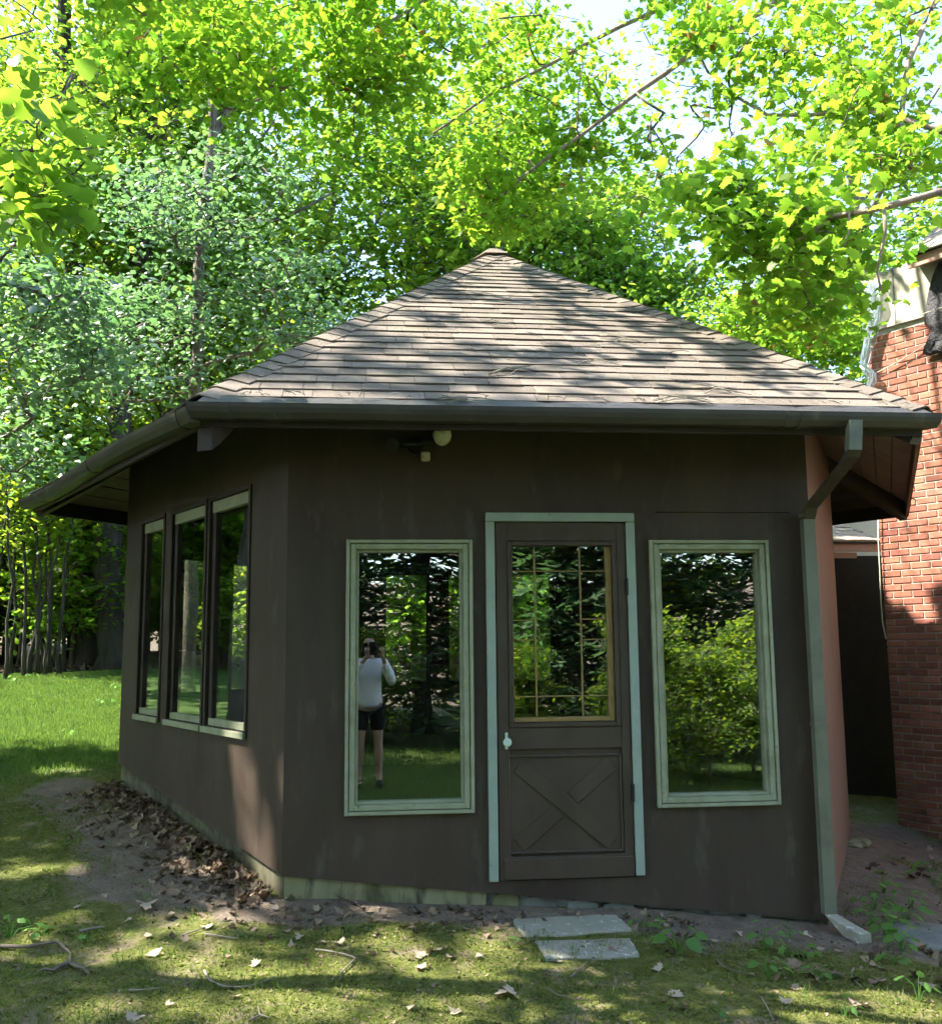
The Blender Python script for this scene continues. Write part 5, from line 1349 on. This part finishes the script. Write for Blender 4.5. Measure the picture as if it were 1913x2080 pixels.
# lawn on the left, thinning out with distance
N = 150000; d = 7.0+rs.rand(N)**1.0*11.5; px = rs.uniform(-330, 300, N)
dirs = np.stack([_fw[0]+_rt[0]*(px-956.5)/FPX, _fw[1]+_rt[1]*(px-956.5)/FPX], 1); dirs /= np.linalg.norm(dirs, axis=1)[:, None]
gx_, gy_ = CAM_LOC[0]+dirs[:, 0]*d, CAM_LOC[1]+dirs[:, 1]*d
ok = (inside_hex(gx_, gy_) < -0.12) & (bareness(gx_, gy_)+0.18*smooth_noise(gx_, gy_, 2.2, 3) < 0.5) & (lawnness(gx_, gy_) > rs.rand(N)*0.9) & (smooth_noise(gx_, gy_, 1.6, 21)+0.6*smooth_noise(gx_, gy_, 5, 22) > rs.randn(N)*0.5-0.9)
blades('lawn_grass', gx_[ok], gy_[ok], 0.042, 0.006, 1, M['grass'], 'short green lawn grass between the pavilion and the woods')
N = 230000; x = rs.uniform(-3.2, 5.0, N); y = rs.uniform(-2.1, 3.0, N)
bn = bareness(x, y)+0.32*smooth_noise(x, y, 2.6, 5)+0.22*smooth_noise(x, y, 9, 6)
ok = (inside_hex(x, y) < -0.04) & (bn < 0.42) & (smooth_noise(x, y, 5.0, 8) > -0.9)
blades('moss_turf', x[ok], y[ok], 0.017, 0.003, 2, M['moss'], 'low mossy turf covering the foreground', 'moss', 1.3)

tx = []; ty = []
for k in range(420):
    cx_, cy_ = rs.uniform(-2.9, 4.6), rs.uniform(-1.9, 1.2); n_ = rs.randint(4, 16)
    tx.append(cx_+rs.randn(n_)*.02); ty.append(cy_+rs.randn(n_)*.02)
tx = np.concatenate(tx); ty = np.concatenate(ty); ok = (inside_hex(tx, ty) < -0.06) & (bareness(tx, ty) < 0.75)
blades('grass_tufts', tx[ok], ty[ok], 0.045, 0.0028, 9, M['grass'], 'thin grass tufts growing out of the foreground moss', 'grass', 0.9)
N = 60000; x = rs.uniform(-4, 7, N); y = rs.uniform(-12, -3.2, N)
blades('yard_grass', x, y, 0.05, 0.007, 4, M['grass'], 'short yard grass around the photographer, mirrored in the glass', 'grass', 0.8)
N = 42000; x = rs.uniform(-3.0, 4.8, N); y = rs.uniform(-2.0, 2.2, N)
bn = bareness(x, y)+0.32*smooth_noise(x, y, 2.6, 5)+0.22*smooth_noise(x, y, 9, 6); ok = (inside_hex(x, y) < -0.04) & (bn < 0.5)
P_ = np.stack([x[ok], y[ok], ground_z(x[ok], y[ok])+0.008], 1)
o = link('turf_leaflets', leaf_cloud('turf_leaflets', P_, 0.014, KITE, 12, 0.7, 0.7), M['moss']); tag(o, 'tiny turf leaves among the foreground moss', 'moss', None, 'stuff')

# ------------------------------------------------------------------ fallen leaves
def dead_mesh(kind, seed):
    rs = np.random.RandomState(seed); TV, TF = MAPLE if kind == 0 else (OVAL if kind == 1 else HEART)
    TV = TV.copy(); c = rs.uniform(.7, 1.7); TV[:, :2] *= 1+rs.randn(len(TV), 1)*.07; TV[:, 0] *= rs.uniform(.75, 1.05)
    TV[:, 2] = 0.12*c*np.sin(3.1*TV[:, 0]+rs.rand()*6)+0.13*c*np.sin(3.7*TV[:, 1]+rs.rand()*6)+0.5*c*np.abs(TV[:, 0])**1.7
    TV[:, 2] -= TV[:, 2].min()
    return TV, TF
DM = [dead_mesh(i % 3 if i % 3 != 2 else 0, 60+i) for i in range(6)]
def litter(name, x, y, size, seed, label, lift=None, tilt=0.35):
    if lift is None:
        on = ((x > 1.2) & (x < 1.84) & (y > -0.85) & (y < -0.08)) & (np.arange(len(x)) % 9 > 0); x = x[~on]; y = y[~on]       # the flagstones lie nearly clear
    rs = np.random.RandomState(seed); N = len(x); z = ground_z(x, y)+(0 if lift is None else lift)
    P = np.stack([x, y, z+0.004], 1); Vs = []; Fs = []; off = 0
    a, e, n = leaf_frames(rs, N, tilt); e[:, 2] += 0.3; kind = rs.randint(0, 6, N); s = size*(0.55+0.9*rs.rand(N))
    for k in range(6):
        I = np.where(kind == k)[0]; TV, TF = DM[k]
        V = P[I][:, None]+s[I][:, None, None]*(TV[None, :, 0:1]*a[I][:, None]+(TV[None, :, 1:2]-.4)*e[I][:, None]+TV[None, :, 2:3]*n[I][:, None])
        Vs.append(V.reshape(-1, 3)); Fs.append((TF[None]+(np.arange(len(I))*len(TV))[:, None, None]).reshape(-1, 3)+off); off += len(I)*len(TV)
    o = link(name, fast_mesh(name, np.concatenate(Vs), np.concatenate(Fs)), M['leaf_dead']); tag(o, label, 'leaf litter', None, 'stuff')
fr = WF[180][0]
N = 1250; u = 3.05-rs.rand(N)**0.9*3.0; w = 0.03+np.abs(rs.randn(N))*0.16*(0.4+1.3*rs.rand(N)**2); X_ = fr.O[0]+fr.ex[0]*u+fr.ey[0]*w; Y_ = fr.O[1]+fr.ex[1]*u+fr.ey[1]*w
litter('leaf_litter', X_, Y_, 0.047, 3, 'drift of dry brown leaves against the left wall of the pavilion', np.clip(0.055-0.2*w, 0, 1)*rs.rand(N), 0.8)
N = 420; X_ = rs.uniform(2.3, 5.6, N); Y_ = rs.uniform(-1.1, 3.2, N); ok = (inside_hex(X_, Y_) < -0.05) & ((Y_ < 0.2) | (X_ > 3.3)) & (smooth_noise(X_, Y_, 3, 4) > -0.3)
litter('leaf_litter', X_[ok], Y_[ok], 0.065, 4, 'loose dry leaves on the soil right of the pavilion', None, 0.5)
N = 1800; X_ = rs.uniform(-11, -2, N); Y_ = 13.2+0.25*(X_+5)+np.abs(rs.randn(N))*1.3
litter('leaf_litter', X_, Y_, 0.11, 5, 'bank of brown leaves along the edge of the wood', rs.rand(N)*.05, 0.7)
N = 420; X_ = rs.uniform(-1.6, 2.2, N); Y_ = np.where(X_ < -.1, -1.5*X_+rs.randn(N)*.35-.35, -0.06-np.abs(rs.randn(N))*0.28)
litter('leaf_litter', X_, Y_, 0.04, 6, 'scraps of dry leaf on the bare soil round the front corner', None, 0.5)
N = 3200; X_ = rs.uniform(-2.6, 4.2, N); Y_ = rs.uniform(-2.0, 0.6, N); ok = inside_hex(X_, Y_) < -0.1
litter('leaf_litter', X_[ok], Y_[ok], 0.015, 7, 'tiny leaf scraps and chips strewn over the moss', None, 0.6)
FL = [(298, 1848, .17, 0), (343, 1868, .11, 1), (260, 1875, .06, 2), (422, 1886, .08, 3), (317, 1943, .10, 1), (301, 1905, .09, 4), (519, 1963, .07, 5), (610, 1910, .09, 0), (270, 2072, .09, 3), (478, 2029, .08, 4), (345, 2045, .05, 2),
      (796, 1936, .07, 1), (882, 1936, .11, 3), (688, 1922, .09, 0), (655, 1918, .08, 4), (851, 1946, .09, 5), (917, 1950, .07, 2), (1028, 2028, .13, 0), (837, 2054, .07, 1), (924, 2060, .07, 3), (1135, 1957, .05, 4), (692, 1828, .10, 5), (718, 1840, .09, 0),
      (855, 1970, .08, 2), (972, 1950, .08, 1), (1334, 1974, .085, 0), (1372, 2026, .09, 3), (1384, 2053, .09, 5), (1344, 2040, .06, 1), (1526, 1984, .07, 4), (1595, 2040, .09, 0), (1786, 1998, .09, 2), (1747, 2047, .12, 3), (1886, 2012, .11, 1),
      (1450, 1915, .07, 4), (1500, 1900, .07, 0), (1640, 1905, .07, 2), (160, 1845, .07, 3), (560, 1850, .08, 1), (590, 1830, .08, 0), (760, 1905, .06, 4)]
rnd = random.Random(19); dm_me = []
for TV, TF in DM:
    m_ = fast_mesh('fallen_leaf', TV-np.array([0, .4, 0]), TF); m_.materials.append(M['leaf_tan']); dm_me.append(m_)
for i, (x, y, s, k) in enumerate(FL):
    p = gpx(x, y); o = bpy.data.objects.new('fallen_leaf', dm_me[k]); COL.objects.link(o)
    o.location = (p[0], p[1], gz(p[0], p[1])+0.006); o.rotation_euler = (rnd.uniform(-.3, .3), rnd.uniform(-.3, .3), rnd.uniform(0, 6.3)); o.scale = (s*.82,)*3
    lab = {0: 'largest dry leaf, pale and many-pointed, on the moss at left', 11: 'orange-brown dry leaf left of the flagstones', 17: 'star-shaped dry leaf alone on the moss in front of the flagstones'}.get(i, 'curled tan leaf lying loose on the mossy foreground')
    tag(o, lab, 'leaf', 'loose dry leaves on the moss')
p = gpx(1063, 1926); m_ = fast_mesh('green_leaf', STAR[0], STAR[1]); m_.materials.append(M['leaf_weed']); o = bpy.data.objects.new('green_leaf', m_); COL.objects.link(o)
o.location = (p[0], p[1], gz(p[0], p[1])+0.03); o.rotation_euler = (.5, .2, 2); o.scale = (.09,)*3; tag(o, 'fresh green maple leaf lying left of the front flagstone', 'leaf')

# ------------------------------------------------------------------ twigs
def twig(lines, r, label, group=None, mat='dead_twig', lift=0.006):
    mb = MB()
    for ln in lines:
        P = [gpx(x, y) for x, y in ln]; P = [np.array([p[0], p[1], gz(p[0], p[1])+lift+r]) for p in P]
        P = resample(P, 0.04); n = len(P); mb.tube(P, [r*(1-.6*i/(n-1)) for i in range(n)], 6)
    o = mb.build('twig', M[mat], None, smooth=True); tag(o, label, 'twig', group)
twig([[(-10, 1930), (60, 1931), (112, 1921), (130, 1934), (143, 1946), (140, 1965)], [(140, 1964), (118, 1972), (108, 1981), (92, 1977), (76, 1983)], [(140, 1964), (158, 1973), (172, 1977), (180, 1988)]], 0.011, 'crooked forked fallen branch at the left edge of the foreground', mat='twig')
twig([[(415, 1978), (424, 1995), (445, 2007), (480, 2012), (520, 2006), (558, 1990)]], 0.006, 'thin twig bowed in an arc on the moss, left of centre')
twig([[(163, 1899), (185, 1893), (212, 1889)]], 0.009, 'short straight pale stick lying behind the crooked branch')
twig([[(368, 1906), (395, 1896), (418, 1888)], [(415, 1902), (450, 1907), (485, 1912)]], 0.005, 'pair of fine dry stalks beside a curled leaf')
twig([[(640, 1935), (680, 1940), (722, 1952), (710, 1965), (692, 1982), (690, 1995)]], 0.006, 'bent dry twig near the bare patch in the middle foreground')
twig([[(1113, 2013), (1130, 2026), (1160, 2034), (1195, 2038)]], 0.005, 'slender curved twig in front of the flagstones', mat='twig')
twig([[(1160, 1990), (1180, 1972), (1195, 1957)]], 0.006, 'short twig leaning off the front flagstone\'s edge', mat='twig')
twig([[(262, 2017), (290, 2017), (325, 2013)]], 0.005, 'short pale stick flat on the moss at lower left')
twig([[(1455, 1955), (1480, 1975), (1530, 1985)]], 0.005, 'fine dark twig among leaves right of the flagstones', mat='twig')
twig([[(1734, 1972), (1730, 1990), (1750, 2010)]], 0.005, 'hooked pale twig on the moss at lower right')
twig([[(1545, 2030), (1560, 2055), (1570, 2078)]], 0.004, 'thin stalk on the lower right moss beside the sunny patch')
twig([[(510, 2078), (528, 2068), (524, 2052)], [(528, 2068), (550, 2075)]], 0.005, 'small forked twig at the bottom edge, left of centre')
# twigs and scraps caught on the roof
fr, L, ua, H = RF[240]
def roof_twig(px, py, n, seed, label):
    rs_ = random.Random(seed); mb = MB(); q = on_plane(px, py, fr.P(0, 0, 0.02), fr.ey)
    for k in range(n):
        a = rs_.uniform(-.5, .5); c = q+fr.ex*rs_.uniform(-.05, .05)+fr.ez*rs_.uniform(-.03, .05); l = rs_.uniform(.06, .16)
        dv = fr.ex*math.cos(a)*l+fr.ez*math.sin(a)*l*1.4; mb.tube([c-dv, c-dv*.3+fr.ey*rs_.uniform(.005, .02)+fr.ez*.01, c+dv*.4+fr.ey*.01, c+dv], [.0035, .003, .003, .0015], 5)
    o = mb.build('roof_twig', M['dead_twig'], None, smooth=True); tag(o, label, 'twig', 'twigs caught on the roof')
for px, py, n, lab in ((1010, 658, 2, 'pale twig lying highest on the front roof slope'), (1265, 690, 3, 'tangle of pale twigs in the sunny middle of the roof'), (1220, 735, 2, 'upright bent twig on the middle of the front roof slope'), (1050, 755, 6, 'spread of thin twigs on the roof above the door'), (945, 815, 4, 'twigs lying low on the roof above the left window'),
                       (1465, 795, 4, 'small bundle of twigs on the roof above the right window'), (1395, 815, 5, 'twigs and leaf scraps at the eave above the right window'), (1380, 718, 1, 'single fine stalk on the right part of the roof')):
    roof_twig(px, py, n, px, lab)
mb = MB(); rs_ = random.Random(2)
for k in range(60):
    t = rs_.uniform(.05, .97); q = gutter_pt(240, rs_.uniform(0.0, .08), 0.0)*(1-t)+gutter_pt(300, 0.04, 0.0)*t; q[2] += 0.062-0.0*t
    a = rs_.uniform(0, 6.3); l = rs_.uniform(.012, .05); dv = np.array([math.cos(a)*l, math.sin(a)*l*.5, rs_.uniform(-.004, .012)]); mb.tube([q-dv, q+np.array([0, 0, .008]), q+dv], .002, 4)
o = mb.build('gutter_debris', M['dead_twig'], None); tag(o, 'fine twig scraps caught along the front gutter guard', 'debris', None, 'stuff')

# ------------------------------------------------------------------ weeds and seedlings
def weed_mesh(tmpl, seed):
    TV, TF = tmpl; TV = TV.copy(); rs_ = np.random.RandomState(seed); TV[:, 2] += 0.1*np.sin(4*TV[:, 1]+rs_.rand()*3)-.15*(TV[:, 1]-.3)**2
    m_ = fast_mesh('leaf', TV, TF); m_.materials.append(M['leaf_weed']); return m_
WM = [weed_mesh(HEART, 1), weed_mesh(STAR, 2), weed_mesh(OVAL, 3)]
def weed(px, py, h, nl, ls, kind, label, group=None, seed=0, name='weed'):
    p = gpx(px, py); rs_ = random.Random(seed+px); z0 = gz(p[0], p[1])
    root = empty(name, (p[0], p[1], z0), 0, label, 'plant', group); st = MB()
    for i in range(nl):
        a = i*2.4+rs_.uniform(-.4, .4); hh = h*(0.35+0.65*(i+1)/nl)*rs_.uniform(.8, 1.1); rr = ls*rs_.uniform(.3, .9)+0.25*h
        b = np.array([p[0], p[1], z0]); e = b+np.array([math.cos(a)*rr, math.sin(a)*rr, hh]); m = b+np.array([math.cos(a)*rr*.35, math.sin(a)*rr*.35, hh*.75])
        st.tube([b-np.array([0, 0, .01]), m, e], [.003, .002, .0012], 4)
        o = bpy.data.objects.new('leaf', WM[kind]); COL.objects.link(o)
        s = ls*rs_.uniform(.55, .95); tl = rs_.uniform(-.2, .5)
        mw = Matrix.Translation(Vector(e)) @ Matrix.Rotation(a-PI/2, 4, 'Z') @ Matrix.Rotation(-tl, 4, 'X') @ Matrix.Rotation(rs_.uniform(-.4, .4), 4, 'Y') @ Matrix.Scale(s, 4)
        o.parent = root; o.matrix_parent_inverse = pinv(root); o.matrix_basis = mw
    st.build('stem', M['leaf_weed'], root)
IV = 'ivy-like weed in the patch beside the downspout, right of the pavilion'; IG = 'weeds beside the downspout'
for i, (x, y, h, nl, ls) in enumerate(((1775, 1850, .14, 9, .075), (1800, 1905, .13, 11, .08), (1838, 1880, .15, 11, .08), (1795, 1815, .15, 8, .085), (1830, 1930, .10, 9, .07), (1770, 1880, .10, 8, .06), (1850, 1845, .12, 7, .06), (1815, 1960, .07, 6, .05))):
    weed(x, y, h, nl, ls, 0 if i % 3 else 1, IV, IG)
weed(1377, 1938, .15, 8, .085, 0, 'leafy green seedling standing right of the flagstones')
weed(1305, 1884, .05, 6, .085, 1, 'low broad-leaved weed touching the upper flagstone\'s right corner')
weed(1556, 1930, .12, 7, .06, 0, 'slim weed midway between flagstones and downspout, nearer the wall')
weed(1562, 1985, .10, 7, .065, 0, 'weed at the back rim of the sunny patch')
weed(1628, 1952, .08, 6, .075, 1, 'broad-leaved weed in front of the downspout, amid dry leaves')
weed(1665, 1990, .06, 5, .06, 0, 'small weed just right of the sunny patch')
weed(1605, 1910, .10, 5, .04, 2, 'thin grassy weed under the right window')
weed(1866, 2035, .13, 4, .07, 2, 'upright narrow-leaved sprout at lower right')
weed(1715, 2066, .08, 4, .07, 2, 'low narrow-leaved sprout on the bottom right edge')
weed(1895, 1800, .16, 5, .12, 2, 'long-leaved pale sprout beside the brick wall\'s foot')
weed(1462, 2062, .03, 3, .04, 1, 'tiny green seedling low in the foreground, right of centre')
weed(86, 1903, .04, 5, .055, 1, 'bright yellow-green leaf rosette at left behind the crooked branch')
weed(178, 1912, .04, 4, .05, 1, 'dull green low weed right of the crooked branch\'s bend')
weed(20, 1905, .10, 7, .10, 2, 'pale bleached stalky plant at the left edge')
for i, (x, y) in enumerate(((30, 1480), (60, 1475), (215, 1475), (150, 1500), (240, 1470), (110, 1440))):
    weed(x, y, .10, 5, .09, 2, 'tall weed leaf sticking out of the lawn', 'weeds in the lawn')

# ------------------------------------------------------------------ the photographer, mirrored in the left window
def skin_body(name, J, E, mat, parent, sub=2, root_i=0):
    me = bpy.data.meshes.new(name); me.from_pydata([j[:3] for j in J], E, [])
    o = bpy.data.objects.new(name, me); COL.objects.link(o)
    sk = o.modifiers.new('skin', 'SKIN'); sk.use_smooth_shade = True
    if not me.skin_vertices: 
        bm = bmesh.new(); bm.from_mesh(me); bm.verts.layers.skin.verify(); bm.to_mesh(me); bm.free()
    for i, j in enumerate(J):
        me.skin_vertices[0].data[i].radius = (j[3], j[4] if len(j) > 4 else j[3]); me.skin_vertices[0].data[i].use_root = (i == root_i)
    sb = o.modifiers.new('sub', 'SUBSURF'); sb.levels = sub; sb.render_levels = sub
    bpy.context.view_layer.update()
    dg_ = bpy.context.evaluated_depsgraph_get(); me2 = bpy.data.meshes.new_from_object(o.evaluated_get(dg_)); bpy.data.objects.remove(o)
    me2.materials.clear(); me2.materials.append(mat); me2.name = name
    o = bpy.data.objects.new(name, me2); COL.objects.link(o); o.parent = parent; return o
M['skin'] = surface('skin', (0.45, 0.28, 0.21), (0.5, 0.32, 0.25), 12, 0.5, (1, 1, 1), 0.05, 0.001)
M['sweater'] = surface('white_knit', (0.7, 0.7, 0.72), (0.78, 0.78, 0.8), 40, 0.9, (1, 1, 1), 0.4, 0.004)
M['shorts'] = surface('black_cloth', (0.012, 0.012, 0.014), (0.02, 0.02, 0.022), 30, 0.85)
M['hair'] = surface('brown_hair', (0.05, 0.03, 0.02), (0.09, 0.055, 0.035), 30, 0.5, (1, 1, .2), .5, .004)
M['phone'] = surface('dark_phone', (0.01, 0.01, 0.012), (0.015, 0.015, 0.018), 10, 0.2)
PX, PY = 0.43, -5.86
person = empty('person', (PX, PY, gz(PX, PY)), 0, 'person in white sweater and black shorts taking the picture, mirrored in left window', 'person')
J = [(0, 0, .93, .15, .11), (0, .0, 1.08, .125, .095), (0, -.01, 1.24, .14, .10), (0, -.01, 1.37, .13, .085), (0, 0, 1.45, .05), (0, .015, 1.50, .048), (0, .03, 1.56, .075, .09), (0, .03, 1.62, .078, .095), (0, .015, 1.675, .055, .07),
     (.09, 0, .86, .085), (.10, .015, .66, .072), (.105, .02, .48, .052), (.11, -.01, .34, .054), (.115, -.02, .10, .034), (.118, .0, .05, .036), (.125, .12, .03, .03),
     (-.09, 0, .86, .085), (-.10, .015, .66, .072), (-.105, .02, .48, .052), (-.11, -.01, .34, .054), (-.115, -.02, .10, .034), (-.118, .0, .05, .036), (-.125, .12, .03, .03),
     (.155, -.005, 1.375, .06), (.235, .06, 1.24, .045), (.25, .15, 1.17, .038), (.20, .22, 1.30, .034), (.165, .275, 1.42, .025), (.150, .295, 1.47, .032, .02),
     (-.155, -.005, 1.375, .06), (-.235, .06, 1.24, .045), (-.25, .15, 1.17, .038), (-.16, .22, 1.30, .034), (-.06, .275, 1.42, .025), (-.03, .295, 1.47, .032, .02),
     (0, .125, 1.565, .012)]
E = [(0, 1), (1, 2), (2, 3), (3, 4), (4, 5), (5, 6), (6, 7), (7, 8), (0, 9), (9, 10), (10, 11), (11, 12), (12, 13), (13, 14), (14, 15), (0, 16), (16, 17), (17, 18), (18, 19), (19, 20), (20, 21), (21, 22),
     (3, 23), (23, 24), (24, 25), (25, 26), (26, 27), (27, 28), (3, 29), (29, 30), (30, 31), (31, 32), (32, 33), (33, 34), (6, 35)]
def fingers(side, hand, base):
    hx, hy, hz = hand
    for k, (dx, l) in enumerate(((-.024, .055), (-.008, .066), (.008, .07), (.022, .062))):
        a = len(J); J.append((hx+dx*.6, hy+.012, hz+.035, .010)); J.append((hx+dx, hy+.022, hz+.035+l*.55, .009)); J.append((hx+dx*.9-side*.012, hy+.006, hz+.035+l, .008))
        E.extend([(base, a), (a, a+1), (a+1, a+2)])
    a = len(J); J.append((hx-side*.035, hy-.01, hz+.01, .011)); J.append((hx-side*.05, hy-.005, hz+.045, .009)); E.extend([(base, a), (a, a+1)])
fingers(1, J[28][:3], 28); fingers(-1, J[34][:3], 34)
body = skin_body('body', J, E, M['skin'], person)
S = [(0, 0, .86, .155, .12), (0, 0, .94, .168, .13), (0, 0, 1.08, .145, .112), (0, -.01, 1.24, .155, .115), (0, -.01, 1.375, .14, .095), (0, 0, 1.435, .065)] + \
    [(.16, -.005, 1.38, .075), (.24, .06, 1.24, .06), (.255, .15, 1.17, .052), (.205, .22, 1.29, .046), (.17, .27, 1.40, .036), (-.16, -.005, 1.38, .075), (-.24, .06, 1.24, .06), (-.255, .15, 1.17, .052), (-.165, .22, 1.29, .046), (-.065, .27, 1.40, .036)]
skin_body('sweater', S, [(0, 1), (1, 2), (2, 3), (3, 4), (4, 5), (4, 6), (6, 7), (7, 8), (8, 9), (9, 10), (4, 11), (11, 12), (12, 13), (13, 14), (14, 15)], M['sweater'], person)
skin_body('shorts', [(0, 0, .97, .16, .122), (.09, 0, .85, .105), (.105, .015, .60, .09), (-.09, 0, .85, .105), (-.105, .015, .60, .09)], [(0, 1), (1, 2), (0, 3), (3, 4)], M['shorts'], person)
skin_body('hair', [(0, -.03, 1.665, .085, .07), (0, -.045, 1.60, .09, .06), (0, -.06, 1.50, .085, .045), (0, -.065, 1.42, .07, .035), (.075, -.01, 1.58, .022), (.082, -.01, 1.47, .022), (-.075, -.01, 1.58, .022), (-.082, -.01, 1.47, .022)],
          [(0, 1), (1, 2), (2, 3), (0, 4), (4, 5), (0, 6), (6, 7)], M['hair'], person)
mb = MB()
for sx in (-1, 1):
    mb.tube([(sx*.042, .105, 1.60), (sx*.042, .112, 1.60)], [.026, .024], 14); mb.tube([(sx*.07, .10, 1.605), (sx*.085, .03, 1.61), (sx*.085, -.02, 1.60)], .004, 6)
mb.tube([(-.016, .11, 1.603), (.016, .11, 1.603)], .004, 6)
me = bpy.data.meshes.new('sunglasses'); me.from_pydata(mb.v, [], mb.f); me.materials.append(M['phone']); o = bpy.data.objects.new('sunglasses', me); COL.objects.link(o); o.parent = person
for sx in (-1, 1):
    mb = MB(); mb.tube([(sx*.118, -.06, .035), (sx*.12, .0, .04), (sx*.123, .08, .035), (sx*.125, .17, .025)], [.035, .042, .045, .028], 10)
    me = bpy.data.meshes.new('shoe'); me.from_pydata(mb.v, [], mb.f); me.materials.append(M['shorts']); o = bpy.data.objects.new('shoe', me); COL.objects.link(o); o.parent = person
pc = CAM_LOC - _fw*0.012
fr = Frame(pc, _rt, _up, _fw)
mb = MB(); mb.box(fr, -0.058, 0.016, -0.12, 0.03, -0.010, 0.0); o = mb.build('smartphone', M['phone'], None, bevel=0.003)
tag(o, 'dark smartphone held up by the person mirrored in the left window', 'phone')
